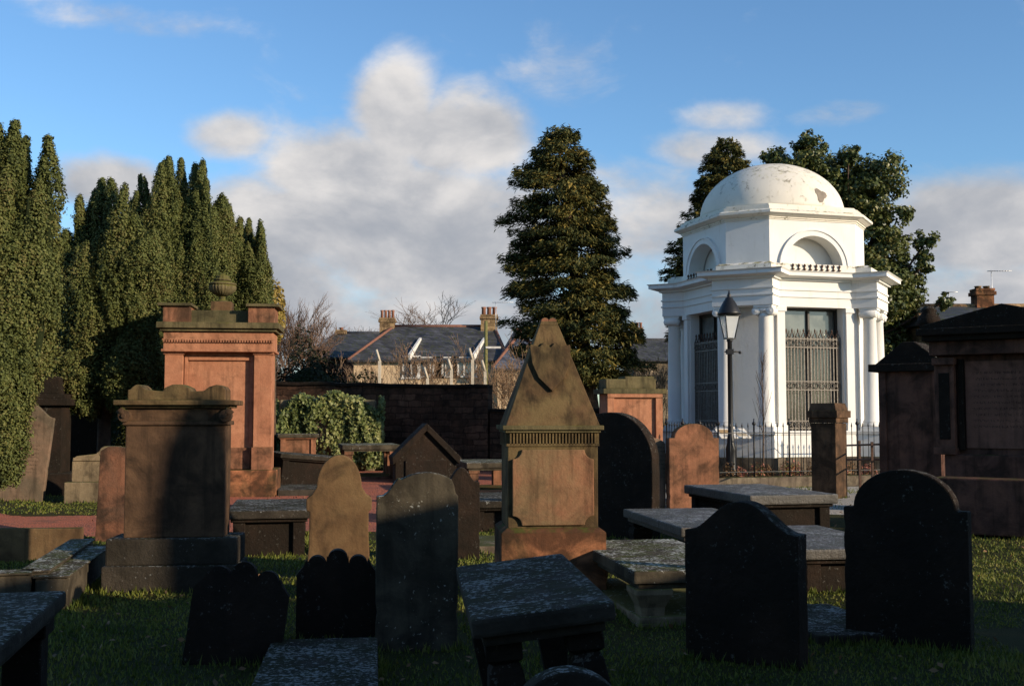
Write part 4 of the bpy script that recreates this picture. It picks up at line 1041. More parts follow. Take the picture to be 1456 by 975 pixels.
# ---------------------------------------------------------------- boundary wall, ivy, hedges
a = V(475, 545, 36); b_ = V(697, 547, 34); 
def wallseg(label, p0, p1, z0, z1, th, m, name='stone_wall', cope=None, lumps=True):
    d = Vector((p1[0] - p0[0], p1[1] - p0[1], 0)); L = d.length
    t = thing(name, label, 'wall', (p0[0], p0[1], 0), math.degrees(math.atan2(d.y, d.x)))
    n = max(2, int(L / .5)); pts = [(0, -.2)]
    for i in range(n + 1): pts.append((L * i / n, z0 + (z1 - z0) * i / n + (rnd.uniform(-.025, .025) if lumps else 0)))
    pts.append((L, -.2)); MB().prism(pts, -th / 2, th / 2).build('body', m, t, .015, 1)
    if cope:
        pc = [(x, z + .0) for x, z in pts[1:-1]]; pts2 = pc + [(x, z + .1) for x, z in pc[::-1]]
        MB().prism(pts2, -th / 2 - .05, th / 2 + .05).build('coping', cope, t, .01, 1)
    return t
zW = a.z
wallseg('high blackened rubble wall behind the ivy and the gabled headstone', (a.x - 6, a.y + .9), (b_.x, b_.y), zW + .03, b_.z - .1, .5, 'wall', cope='dark')
c = V(697, 580, 34.0); d = V(860, 580, 33.4)
wallseg('lower stretch of dark rubble wall continuing behind the obelisk', (c.x + .03, c.y), (d.x, d.y), c.z - .1, c.z - .1, .5, 'wall', cope='dark')
a = V(860, 596, 44); b_ = V(1000, 596, 44)
wallseg('low sunlit boundary wall beyond the red block monument', (a.x - 1, a.y), (b_.x + 12, b_.y), 1.25, 1.25, .4, 'lowwall', cope='mossy')
o = MB().plan([(4, 34.5), (18, 34.5), (18, 43.7), (4, 43.7)], -.2, 1.02, [(4, 35.5), (18, 35.5), (18, 43.7), (4, 43.7)]).build('grass_bank', 'turf'); o['kind'] = 'structure'

# ivy mound over an old wall
i0, i1 = V(397, 600, 34.2), V(539, 600, 33.2)
it = thing('ivy_covered_tomb', 'old stone tomb wrapped in a dense cascade of pale green ivy with a grey gap', 'ivy', ((i0.x + i1.x) / 2, (i0.y + i1.y) / 2, 0), 4)
hw = (i1.x - i0.x) / 2; zt = V(470, 566, 33.6).z
MB().box((0, .15, zt / 2 - .1), (2 * hw - .35, .8, zt + .1)).build('masonry', 'pale', it, .04)
n = 17000
u = rng.uniform(-1, 1, n); vv = rng.uniform(0, 1, n) ** .8
face = rng.uniform(0, 1, n)
x = u * hw; topz = zt * (1 + .03 * np.sin(u * 11 + 1) - .20 * u ** 4 - .06 * u ** 2 - .16 * np.clip(-u - .5, 0, 1)) + .12 * np.sin(u * 7) * .5
z = topz * vv; y = -.42 - .22 * (1 - vv) * .4 - .12 * np.sin(x * 5 + z * 2) * .7 - .05 * np.sin(x * 13 + 2.2 * np.sin(z * 2.3 + x * 3)) - .05 * np.sin(x * 5.3 - z * 6) * np.sin(z * 4 + x * 9) + rng.normal(0, .07, n)
tp = face > .78
y = np.where(tp, rng.uniform(-.45, .6, n), y); z = np.where(tp, topz + rng.normal(.03, .05, n), z)
sd_ = face < .08; x = np.where(sd_, hw * np.sign(u) * rng.uniform(.95, 1.05, n), x); y = np.where(sd_, rng.uniform(-.4, .55, n), y)
gap = (np.abs(x + .16 + .05 * np.sin(z * 9)) < .25 + .05 * np.sin(z * 13)) & (z < zt * .72) & ~tp & (rng.uniform(0, 1, n) > .12)
k = ~gap & (z > .1)
pos = np.stack([x, y, z], 1)[k]; nr = np.where(tp[:, None], [0, -.5, 1.], [0, -1., .35])[k]
v_, f_ = leaves(pos, nr, rng.uniform(.06, .125, len(pos)), .8, .6, np.tile([0, -.2, -1.], (len(pos), 1)))
meshobj('ivy_leaves', v_, f_, 'ivy', it)

def leafblob(name, label, cat, c, rad, n, size, m, core=True, group=None):
    q = unit(rng.normal(0, 1, (n, 3))); q[:, 2] = np.abs(q[:, 2])
    lump = 1 + .14 * np.sin(q[:, 0] * 6 + c[0]) * np.sin(q[:, 1] * 5) + .1 * np.sin(q[:, 2] * 9 + q[:, 0] * 7)
    pos = q * np.array(rad) * lump[:, None] * rng.uniform(.82, 1.03, (n, 1))
    v_, f_ = leaves(pos, q, size, .8, .6)
    t = thing(name, label, cat, c, 0, group)
    meshobj('leaves', v_, f_, m, t)
    b = MB(); bmesh.ops.create_icosphere(b.bm, subdivisions=3, radius=1, matrix=Matrix.Diagonal((rad[0] * .84, rad[1] * .84, rad[2] * .84, 1))); b.build('branches', 'yewcore', t)  # solid core, its dark colour standing in for shade among the leaves
    return t
c = V(448, 560, 40)
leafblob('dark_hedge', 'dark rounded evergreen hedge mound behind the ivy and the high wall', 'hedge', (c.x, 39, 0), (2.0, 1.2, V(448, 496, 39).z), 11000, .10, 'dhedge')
c = V(396, 560, 38)
leafblob('green_bush', 'bright ivy green bush at the right edge of the urn monument', 'bush', (c.x - .1, 36, 0), (.5, .5, 3.2), 1600, .11, 'ivy')

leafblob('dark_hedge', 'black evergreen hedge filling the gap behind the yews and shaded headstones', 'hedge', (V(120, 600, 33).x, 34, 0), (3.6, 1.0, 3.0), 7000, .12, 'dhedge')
# bare russet shrubs beyond the wall
def bare_shrub(label, px, py, Y, wpx, seed, m='hedgetwig', dens=9):
    rr = random.Random(seed); P = V(px, py, Y); h = P.z; wd = wpx * Y / F
    o_ = bpy.data.objects.new('bare_shrub', None)
    b = MB()
    for i in range(dens):
        a = rr.uniform(0, 6.28); d = Vector((math.cos(a) * wd / h * .7 * rr.random() * 1.2, math.sin(a) * .4, 1)).normalized()
        branches(b, Vector((rr.uniform(-wd, wd) * .35, rr.uniform(-.5, .5), 0)), d, h * .34, .03, 5, .5, .12, .74, (2, 3), .008, 4, rr)
    o = b.build('bare_shrub', m); bpy.data.objects.remove(o_)
    o.location = (P.x, Y, 0); return tag(o, label, 'shrub', 'bare shrubs beyond the wall')
bare_shrub('bare russet shrub under the left roof beyond the wall', 505, 528, 44, 50, 1)
bare_shrub('bare russet shrub between the first two pale posts', 575, 505, 45, 60, 2, dens=4)
bare_shrub('bare russet shrub before the bungalow windows', 628, 522, 44, 50, 3, dens=4)
bare_shrub('low bare shrub right of the middle pale post', 660, 530, 43, 40, 4, dens=4)
bare_shrub('bare pale shrub showing over the lower wall beside the obelisk', 716, 512, 42, 50, 5)
bare_shrub('bare shrub at the left foot of the tall conifer', 752, 522, 44, 40, 6)
bare_shrub('bare reddish shrub between the conifer and the mausoleum', 936, 520, 46, 36, 7)
bare_shrub('bare shrub behind the far conifer trunk', 905, 540, 48, 40, 8)
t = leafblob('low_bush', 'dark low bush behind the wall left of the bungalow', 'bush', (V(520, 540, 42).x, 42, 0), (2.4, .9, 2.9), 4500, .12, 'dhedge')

# cranked concrete fence posts
for i, (px, ty, by) in enumerate(((540, 497, 545), (608, 522, 545), (642, 510, 545), (672, 495, 545), (690, 512, 545))):
    Y = 40.; P = V(px, ty, Y)
    b = MB().box((0, 0, (P.z - .4) / 2), (.10, .12, P.z - .4)); b.tube((0, 0, P.z - .42), (-.12, -.03, P.z), .05, .045, 4)
    o = b.build('fence_post', 'concrete'); o.location = (P.x, Y, 0)
    tag(o, ['tall cranked pale fence post before the left slate roof', 'short pale fence post among the bare shrubs', 'bent pale fence post before the bungalow window', 'tallest middle pale fence post before the bungalow', 'thin pale fence post next to the green pole'][i], 'fence post', 'cranked concrete posts beyond the wall')
P = V(691, 456, 41)
t = thing('utility_pole', 'mossy green pole with a short white arm in front of the bungalow chimney', 'pole', (P.x, 41, 0))
MB().tube((0, 0, -.2), (0, 0, P.z), .075, .06, 8).build('pole', 'greenpole', t)
MB().box((.27, -.05, V(691, 494, 41).z), (.55, .08, .07)).build('arm', 'whitewood', t)

# ---------------------------------------------------------------- houses
HY = 62.
def hp(px, py, Y=HY): return V(px, py, Y)
HG2 = 'houses beyond the churchyard wall'
def gable_house(label, x0, x1, y0, y1, ze, zr, hipL=0., hipR=0., wall='cream', roof='slate', rz=0., overh=.3, ridge_m='terra', name='house'):
    """a house with its ridge along x; hip = inset of the ridge end"""
    cx, cy = (x0 + x1) / 2, (y0 + y1) / 2; w2, d2 = (x1 - x0) / 2, (y1 - y0) / 2
    t = thing(name, label, 'house', (cx, cy, 0), rz, HG2)
    b = MB().box((0, 0, ze / 2 - .1), (2 * w2, 2 * d2, ze + .2))
    for sg, hp_ in ((-1, hipL), (1, hipR)):
        if hp_ == 0:
            b.bm.faces.new([b.bm.verts.new(v) for v in ((sg * w2, -d2, ze), (sg * w2, d2, ze), (sg * w2, 0, zr - .1))])
    b.build('wall', wall, t)
    A, B = -w2 + hipL - (overh if not hipL else 0), w2 - hipR + (overh if not hipR else 0)
    dz = overh * (zr - ze) / d2
    for sg in (-1, 1):
        b = MB(); pts = [(-w2 - overh, sg * (d2 + overh), ze - dz), (w2 + overh, sg * (d2 + overh), ze - dz), (B, 0, zr), (A, 0, zr)]
        up = Vector((0, sg * (zr - ze), d2)).normalized() * .12
        lo = [b.bm.verts.new(p) for p in pts]; hi = [b.bm.verts.new(Vector(p) + up) for p in pts]
        b.bm.faces.new(lo); b.bm.faces.new(hi[::-1])
        for i in range(4): b.bm.faces.new((lo[i], lo[(i + 1) % 4], hi[(i + 1) % 4], hi[i]))
        o = b.build('roof', roof, t)
    for sg, hp_ in ((-1, hipL), (1, hipR)):
        if hp_:
            b = MB(); xe = sg * (w2 + overh); xr = B if sg > 0 else A
            b.poly([(xe, -d2 - overh, ze - dz + .1), (xe, d2 + overh, ze - dz + .1), (xr, 0, zr + .1)]); b.build('roof_hip', roof, t)
            b = MB()
            for s2 in (-1, 1): b.tube((xe, s2 * (d2 + overh), ze - dz + .1), (xr, 0, zr + .14), .10, .10, 6)
            b.build('hip_tiles', ridge_m, t)
    MB().tube((A, 0, zr + .12), (B, 0, zr + .12), .11, .11, 8).build('ridge_tiles', ridge_m, t)
    return t
def chimney(parent, x, y, z0, z1, wx, wy, npots, m='buff', pot='pot', ph=.5):
    b = MB().box((0, 0, (z0 + z1) / 2), (wx, wy, z1 - z0)).box((0, 0, z1 - .16), (wx + .14, wy + .14, .14)).box((0, 0, z1 - .02), (wx + .06, wy + .06, .1))
    o = b.build('chimney', m, parent); o.location = (x, y, 0)
    for i in range(npots):
        q = min(.13, wx / npots * .42)
        MB().lathe([(q, 0), (q * .9, ph * .8), (q * 1.12, ph * .85), (q * 1.12, ph), (q * .8, ph)], ((i - (npots - 1) / 2) * wx / npots, 0, z1), 10).build('chimney_pot', pot, o)
    return o
def window(parent, x, y, z, wd, ht, m='whitewood', rz=0.):
    o = MB().box((-wd / 2, 0, 0), (.09, .12, ht)).box((wd / 2, 0, 0), (.09, .12, ht)).box((0, 0, ht / 2), (wd + .09, .12, .09)).box((0, 0, -ht / 2), (wd + .2, .16, .09)).box((0, 0, 0), (.07, .1, ht)).build('window', m, parent)
    o.location = (x, y, z); o.rotation_euler = (0, 0, rz)
    MB().box((0, .03, 0), (wd - .05, .03, ht - .05)).build('pane', 'hglass', o)
    return o
x0, x1 = hp(503, 510).x, hp(716, 510).x; zr = V(620, 467, HY + 4).z; ze = hp(620, 511).z
t = gable_house('cream bungalow with a slate roof, red ridge tiles and chimneys beyond the wall', x0, x1, HY, HY + 8, ze, zr, 1.8, 0.6)
cx = (x0 + x1) / 2
chimney(t, hp(551, 450, HY + 4).x - cx, 0, zr - .8, V(551, 453, HY + 4).z, .85, .7, 4)
chimney(t, hp(698, 450, HY + 4).x - cx - .1, -.2, zr - 1.2, V(698, 449, HY + 4).z, .95, .9, 3)
for px in (612, 634, 660): window(t, hp(px, 520).x - cx, -4.03, hp(px, 522).z, 1.35, 1.05)
window(t, hp(585, 520).x - cx, -4.03, hp(585, 522).z, .9, 1.2)
for px in (592, 683):                                 # white dormer barge boards catching the sun
    p0, p1 = hp(px - 10, 508, HY - .4), hp(px + 6, 484, HY + 2.2)
    o = MB().box((0, 0, 0), (.12, (p1 - p0).length, .35)).build('barge_board', 'whitewood', t)
    mid = (p0 + p1) / 2; o.location = (mid.x - cx, mid.y - (HY + 4), mid.z); o.rotation_euler = (p1 - p0).to_track_quat('Y', 'Z').to_euler()
xw0, xw1 = hp(700, 510).x, hp(752, 510).x
t = gable_house('cream wing with a sunlit blue slate roof joined to the right end of the bungalow', xw0 + .3, xw1 + 1.2, HY - .9, HY + 5, V(720, 521, HY - .9).z, V(715, 470, HY + 1).z, 1.4, 2.0, roof='slateblue')
x0, x1 = hp(446, 510, 70).x, hp(556, 510, 70).x
t = gable_house('dark slate roofed house with a small chimney left of the bungalow', x0, x1, 68, 76, V(480, 508, 68).z, V(480, 476, 72).z, 1.2, 0, wall='darkred', ridge_m='slate')
chimney(t, x0 - (x0 + x1) / 2 + 1.4, 0, 5.4, V(463, 470, 72).z, .6, .6, 1, ph=.2)
x0, x1 = hp(902, 510, 95).x, hp(975, 510, 95).x
t = gable_house('distant dark roofed house with two chimneys between the conifer and the mausoleum', x0, x1, 95, 104, V(930, 512, 95).z, V(930, 484, 99).z, 0, 0, wall='lowwall', ridge_m='slate')
chimney(t, -1.4, 0, 7, V(930, 466, 99).z, .9, .8, 3); chimney(t, 2.0, 0, 7, V(948, 472, 99).z, .7, .8, 2)
x0, x1 = hp(1322, 460, 40).x, hp(1540, 460, 40).x
t = gable_house('house with a brown roof, brick chimney and aerials behind the right hand tombs', x0, x1, 40, 47, V(1400, 462, 40).z, V(1400, 440, 43.5).z, .6, 0, wall='buff', roof='slate', ridge_m='buff')
cx = (x0 + x1) / 2
ch = chimney(t, V(1397, 430, 43.5).x - cx, 0, V(1397, 452, 43.5).z, V(1397, 412, 43.5).z, .66, .6, 2, 'redbase', 'buff', .14)
def aerial(label, px, ty, by, Y, sc=1.):
    P = V(px, ty, Y); P0 = V(px, by, Y)
    t = thing('tv_aerial', label, 'aerial', P0, 0, 'television aerials on the roofs')
    h = P.z - P0.z
    MB().tube((0, 0, 0), (0, 0, h), .02, .02, 5).build('mast', 'alu', t)
    b = MB().tube((-.15 * sc, 0, h - .04), (.75 * sc, -.1, h - .04), .016, .016, 4)
    for i in range(8): b.tube((-.1 * sc + .1 * i * sc, -.16 * sc, h - .04), (-.1 * sc + .1 * i * sc, .16 * sc, h - .03), .009, .009, 3)
    b.build('boom', 'alu', t)
aerial('tall television aerial beside the brick chimney at right', 1411, 384, 440, 43.3)
aerial('short television aerial on the brown roof near the evergreen tree', 1350, 414, 446, 43.3, .4)
aerial('white television aerial by the bungalow chimney pots', 705, 429, 470, 62., 1.3)

# ---------------------------------------------------------------- trees
def plume_tree(label, x, y, plumes, trunk_h, seed, den=2600, group='Irish yews at the left', trunks=((0, 0),), lsz=.052):
    """a fastigiate yew: upright plumes of short dense shoots"""
    g = np.random.default_rng(seed); P_, N_, S_ = [], [], []; cb = MB()
    for (px, py, z0, z1, r) in plumes:
        H = z1 - z0; nt_ = int(den * r * H * .60); per = 9
        u = g.uniform(0, 1, nt_) ** .9; a = g.uniform(0, 2 * np.pi, nt_)
        ph1, ph2, ph3 = g.uniform(0, 6, 3)
        prof = np.minimum(1, (1 - u) * 2.6 + .05) ** .8 * np.minimum(1, .3 + u * 2.4) * (1 + .2 * np.sin(u * H * 4.0 + ph1 + np.sin(a * 2 + ph2)) + .2 * np.sin(a * 3 + u * 3 + ph3) + .12 * np.sin(a * 7 + u * H * 7 + ph1))
        lx, ly = .14 * np.sin(u * 3 + ph1), .14 * np.sin(u * 3 + ph2)
        rad = r * prof * np.where(g.uniform(0, 1, nt_) < .03, g.uniform(1.1, 1.35, nt_), g.uniform(.76, 1.10, nt_))
        c = np.stack([px + lx + rad * np.cos(a), py + ly + rad * np.sin(a), z0 + u * H], 1)
        nr = np.stack([np.cos(a), np.sin(a), np.full(nt_, .45)], 1)
        c = np.repeat(c, per, 0); nr = np.repeat(nr, per, 0)
        q = unit(g.normal(0, 1, c.shape)); tr_ = g.uniform(.025, .075, (len(c), 1)) * min(1.15, .55 + r * 1.6)
        c = c + q * tr_ * [1, 1, 1.5]; nr = unit(nr) * .45 + q + [0, 0, .2]
        P_.append(c); N_.append(nr); S_.append(np.full(len(c), lsz))
        prev = None; seg = 9; pr = []
        for i in range(12):
            uu = i / 11; pf = min(1, (1 - uu) * 2.6) ** .75 * min(1, .25 + uu * 2.4); pr.append((max(.01, r * .44 * pf), z0 + uu * H * .86))
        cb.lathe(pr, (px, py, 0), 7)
    pos = np.concatenate(P_); nr = np.concatenate(N_)
    v_, f_ = leaves(pos, nr, np.concatenate(S_), .6, .35)
    t = thing('yew_tree', label, 'tree', (x, y, 0), 0, group)
    cr = meshobj('crown', v_, f_, 'yew', t)
    cb.build('shade_core', 'yewcore', cr)
    b = MB()
    for (tx, ty) in trunks:
        b.tube((tx, ty, -.2), (tx * .8, ty * .8, trunk_h), .16, .13, 9)
        for i in range(6):
            a = i * 1.05; b.tube((tx * .8, ty * .8, trunk_h * .75), (tx + math.cos(a) * .5, ty + math.sin(a) * .5, trunk_h + .9), .07, .04, 6)
    b.build('trunk', 'bark', t)
    return t
def plumes_from(specs, Y, x0, extra=0, seed=0, depth=.9):
    """specs: measured plume tips (px, top py, bottom py, half width px)"""
    g = random.Random(seed); out = []
    for (px, ty, by, hw_) in specs:
        dy = g.uniform(-depth, depth * .2)
        p1 = V(px, ty, Y + dy); p0 = V(px, by, Y + dy)
        out.append((p1.x - x0, dy, max(.1, p0.z), p1.z, hw_ * Y / F * 1.18))
    return out
# near left yew, running down to the ground
Y = 20.; x0 = V(-30, 500, Y).x
sp = [(14, 172, 470, 20), (-10, 176, 480, 22), (58, 196, 430, 17), (38, 214, 470, 20), (72, 228, 420, 13), (28, 196, 480, 18), (-40, 160, 520, 26), (-70, 190, 560, 26)]
g = random.Random(3)
for i in range(34):
    px = g.uniform(-110, 62); ty = g.uniform(235, 470); wdt = g.uniform(15, 25)
    if px > 20 and ty > 380: px -= 34
    sp.append((px, ty, min(690, ty + g.uniform(150, 260)), wdt))
for px in (-70, -40, -15, 0, 8): sp.append((px, 470, 668, 26))
for i in range(16): sp.append((g.uniform(-100, 40), g.uniform(300, 420), 600, g.uniform(18, 26)))
plume_tree('nearest Irish yew filling the left edge with two dark spires', x0, Y, plumes_from(sp, Y, x0, 0, 5, 1.1), 1.0, 21)
Y = 25.; x0 = V(150, 500, Y).x
sp = [(110, 281, 470, 9), (128, 272, 470, 13), (150, 256, 470, 15), (163, 254, 480, 14), (175, 262, 470, 12), (138, 268, 480, 13), (121, 283, 470, 11)]
for i in range(84):
    px = g.uniform(84, 222); ty = g.uniform(292, 500) + abs(px - 150) * .25; sp.append((px, ty, min(600 - abs(px - 160) * .3, ty + g.uniform(90, 190)), g.uniform(11, 19)))
plume_tree('leafy middle Irish yew with bumpy plumes hanging over a bare stem', x0, Y, plumes_from(sp, Y, x0, 0, 6, 1.0), 2.0, 22, trunks=((V(160, 600, Y).x - x0, -.5),))
Y = 28.; x0 = V(250, 500, Y).x
sp = [(207, 250, 480, 6), (213, 254, 480, 6), (229, 228, 480, 12), (246, 224, 480, 13), (262, 226, 480, 12), (280, 230, 490, 11), (238, 236, 500, 14), (270, 236, 500, 13), (299, 255, 490, 10), (288, 290, 500, 13), (196, 275, 490, 11), (218, 290, 500, 13), (252, 270, 520, 15)]
for i in range(100):
    px = g.uniform(186, 316); ty = g.uniform(272, 440) if i < 70 else g.uniform(420, 520); sp.append((px, ty, min(690, ty + g.uniform(120, 220)), g.uniform(11, 18)))
plume_tree('tallest flat topped Irish yew rising directly behind the urn monument', x0, Y, plumes_from(sp, Y, x0, 0, 7, 1.2), 1.2, 23)
Y = 30.; x0 = V(340, 500, Y).x
sp = [(312, 284, 500, 12), (326, 284, 500, 12), (334, 294, 500, 10), (352, 312, 520, 10), (366, 316, 520, 9), (342, 312, 520, 13)]
for i in range(52):
    px = g.uniform(300, 371); ty = g.uniform(320, 480); sp.append((px, ty, min(640, ty + g.uniform(120, 200)), g.uniform(10, 15)))
plume_tree('rightmost Irish yew standing behind the right shoulder of the urn monument', x0, Y, plumes_from(sp, Y, x0, 0, 8, .9), 1.2, 24)
# low shaded yew skirts between the first two
Y = 27.; x0 = V(90, 500, Y).x
sp = [(95 + g.uniform(-30, 10), g.uniform(320, 480), 640, g.uniform(12, 18)) for i in range(16)] + [(95 + g.uniform(-45, 30), g.uniform(430, 520), 690, g.uniform(14, 20)) for i in range(16)]
plume_tree('shaded Irish yew squeezed between the two leftmost yews', x0, Y, plumes_from(sp, Y, x0, 0, 9, .6), 1.0, 25, 1800)
c = V(383, 362, 31)
q = unit(rng.normal(0, 1, (1500, 3))); pos = q * [.33, .4, 1.0] * rng.uniform(.6, 1, (1500, 1)); pos[:, 2] += 4.6
v_, f_ = leaves(pos, q, .10, .7, .6)
t = thing('golden_conifer', 'sliver of a golden conifer showing behind the rightmost yew', 'tree', (c.x - .15, 32.5, 0))
meshobj('crown', v_, f_, 'gold', t); MB().tube((0, 0, -.2), (0, 0, 5.2), .10, .04, 7).build('trunk', 'bark', t)

def conifer(label, Y, prof, tip, foot, seed, den=1.0, lsz=.21, name='conifer_tree'):
    """prof: measured (py, left px, right px) outline of the crown"""
    g = np.random.default_rng(seed)
    b0 = V(*foot, Y); bx = b0.x; tp = V(*tip, Y); H = tp.z
    t = thing(name, label, 'tree', (bx, Y, 0), 0)
    MB().tube((0, 0, -.3), ((tp.x - bx) * .5, 0, H * .5), .42, .25, 10).tube(((tp.x - bx) * .5, 0, H * .5), (tp.x - bx, 0, H * .97), .25, .03, 8).build('trunk', 'bark', t)
    pz = np.array([V(728, p[0], Y).z for p in prof]); pl = np.array([(V(p[1], p[0], Y).x - bx) for p in prof]); pr = np.array([(V(p[2], p[0], Y).x - bx) for p in prof])
    od = np.argsort(pz); pz, pl, pr = pz[od], pl[od], pr[od]
    PO, NO, AL, SZ = [], [], [], []; bb = MB()
    z = pz[0]
    while z < H * .995:
        l, r = np.interp(z, pz, pl), np.interp(z, pz, pr); cx = (l + r) / 2; rad = max(.25, (r - l) / 2)
        nb = int(7 + rad * 2.2)
        for k in range(nb):
            a = g.uniform(0, 2 * np.pi); L = rad * g.uniform(.76, 1.22) * (1.0 if rad < .8 else 1)
            z0 = z + g.uniform(-.34, .30)
            droop = -.22 * L + g.uniform(-.2, .15)
            dirx, diry = np.cos(a), np.sin(a)
            n = int(den * (44 + 110 * L))
            s = g.uniform(.25, 1, n) ** .7
            side = g.normal(0, 1, n) * (.10 + .17 * np.sqrt(L) * np.sin(np.clip(s, 0, 1) * np.pi * .85 + .3))
            up = g.normal(0, .10, n) - .10 * np.abs(side)
            zz = z0 + droop * s + .30 * np.clip(s - .6, 0, 1) * L * .6 + up
            tcx = np.interp(zz, [0, H], [0, tp.x - bx])
            ccx = cx * s + tcx * (1 - s)
            x_ = ccx + dirx * L * s - diry * side; y_ = diry * L * s + dirx * side
            PO.append(np.stack([x_, y_, zz], 1)); NO.append(np.tile([dirx * .35, diry * .35, .9], (n, 1)))
            AL.append(np.stack([np.full(n, dirx), np.full(n, diry), g.normal(-.2, .4, n)], 1)); SZ.append(np.full(n, lsz))
            if k % 3 == 0:
                p0 = Vector((float(tcx.mean()) * .9, 0, z0)); bb.tube(p0, Vector((cx + dirx * L * .8, diry * L * .8, z0 + droop * .8)), .035, .012, 4)
        z += .27 + .01 * rad
    pos = np.concatenate(PO)
    v_, f_ = leaves(pos, np.concatenate(NO), np.concatenate(SZ), .26, .55, np.concatenate(AL))
    meshobj('crown', v_, f_, 'conifer', t); bb.build('limbs', 'bark', t)
    return t
conifer('tall shaggy dark conifer standing alone between the bungalow and the mausoleum', 46.,
        [(182, 778, 806), (205, 758, 832), (235, 736, 848), (270, 722, 862), (300, 704, 868), (318, 728, 872), (350, 722, 880), (390, 722, 886), (420, 714, 896), (450, 728, 905), (480, 738, 915), (510, 742, 916), (535, 770, 905)], (793, 180), (848, 590), 31, 1.1)
conifer('smaller conifer half hidden behind the left side of the white dome', 80.,
        [(200, 1022, 1046), (215, 1006, 1062), (240, 996, 1072), (270, 988, 1080), (300, 975, 1086), (330, 962, 1090), (350, 948, 1095), (400, 955, 1100), (470, 960, 1110)], (1033, 197), (1045, 590), 32, .40, .36)
# broad evergreen behind the mausoleum
def broadleaf(label, Y, clumps, foot, seed, n_per, lsz, m='holly', name='evergreen_tree'):
    g = np.random.default_rng(seed); b0 = V(*foot, Y); bx = b0.x
    t = thing(name, label, 'tree', (bx, Y, 0), 0)
    PO, NO = [], []; b = MB().tube((0, 0, -.3), (0, 0, 4.5), .35, .25, 10)
    for (px, py, rp) in clumps:
        r = rp * Y / F
        for dy in (0,):
            c = V(px, py, Y); cc = np.array([c.x - bx, g.uniform(-1.3, 1.3), c.z])
            ns = max(10, int(26 * r * r) + 10)
            b.tube((0, 0, 4.0), tuple(cc), .09, .03, 5)
            for i in range(ns):                     # sprays on the clump
                q = unit(g.normal(0, 1, 3)); sc = cc + q * r * g.uniform(.45, 1.0); rs_ = r * g.uniform(.30, .5)
                n = int(n_per * rs_ * rs_ * 60) + 40
                qq = unit(g.normal(0, 1, (n, 3))); pos = sc + qq * rs_ * g.uniform(.3, 1.05, (n, 1)) * [1, 1, .8]
                PO.append(pos); NO.append(qq * .6 + q * .4 + [0, 0, .4])
    pos = np.concatenate(PO); v_, f_ = leaves(pos, np.concatenate(NO), lsz, .6, .55)
    meshobj('crown', v_, f_, m, t); b.build('trunk', 'bark', t)
    return t
g2 = random.Random(12); cl = [(1112, 222, 24), (1150, 212, 24), (1140, 240, 28), (1185, 232, 22), (1215, 262, 24), (1110, 260, 26), (1180, 280, 34), (1240, 292, 26), (1262, 318, 24), (1230, 340, 34), (1280, 345, 22), (1300, 352, 18), (1286, 385, 26), (1312, 408, 20), (1330, 432, 12), (1250, 395, 34), (1285, 430, 30), (1306, 460, 22), (1260, 460, 36), (1290, 492, 26), (1250, 510, 36), (1200, 330, 40), (1160, 340, 40), (1210, 420, 44), (1275, 530, 30), (1100, 320, 36), (1300, 380, 16), (1090, 232, 14), (1196, 236, 16)] + [(g2.uniform(1120, 1270), g2.uniform(250, 520), 36) for _ in range(26)] + [(g2.uniform(1220, 1300), g2.uniform(330, 520), 26) for _ in range(22)] + [(g2.uniform(1100, 1220), g2.uniform(212, 280), 18) for _ in range(12)]
broadleaf('broad dark glossy evergreen tree rising behind the right of the mausoleum', 42., cl, (1210, 590), 41, 3.4, .145)
# bare winter trees
def bare_tree(label, px, ty, Y, seed, r=.28, spread=.55, up=.14, depth=6, trunk=.22, name='bare_tree', wide=1.25):
    rr = random.Random(seed); P = V(px, ty, Y); H = P.z
    t = thing(name, label, 'tree', (P.x, Y, 0), 0, 'bare winter trees behind the houses')
    MB().tube((0, 0, -.3), (0, 0, H * trunk), r, r * .8, 9).build('trunk', 'twig', t)
    b = MB()
    for i in range(5):
        a = i * 1.257 + rr.uniform(-.3, .3)
        branches(b, Vector((0, 0, H * trunk * rr.uniform(.75, 1))), Vector((math.cos(a) * .55, math.sin(a) * .55, 1)).normalized(), H * .24, r * .42, depth, spread, up, .73, (3, 4), .009, 5, rr)
    b.bm.verts.ensure_lookup_table(); zm = max(v.co.z for v in b.bm.verts); k = H / zm
    for v in b.bm.verts:
        q_ = wide if v.co.z > H * trunk else 1 + (wide - 1) * max(0, v.co.z) / (H * trunk)
        v.co = Vector((v.co.x * k * q_, v.co.y * k * q_, v.co.z * k))
    b.build('crown', 'twig', t)
    return t
bare_tree('bare russet winter tree just right of the urn monument', 403, 420, 62, 3, .2, .55, wide=.85)
bare_tree('bare winter tree behind the bungalow roof and left chimney', 585, 415, 92, 5, .26, .66, wide=1.9)

# ---------------------------------------------------------------- unseen stepped blocks added behind the viewer to shade the foreground
Sh = Vector((math.sin(R(SUN_AZ)), -math.cos(R(SUN_AZ)), 0)); Vh = Vector((-Sh.y, Sh.x, 0))
def cpt(q, v): return Sh * q + Vh * v       # q towards the sun, v along the added wall
Q0 = 7.0; TE = math.tan(R(SUN_EL)); up_ = Q0 * TE
crz = math.degrees(math.atan2(Vh.y, Vh.x))
t = thing('shade_church', 'unseen stepped sandstone mass added to cast the foreground shade', 'shade_church', cpt(Q0, 0), crz)
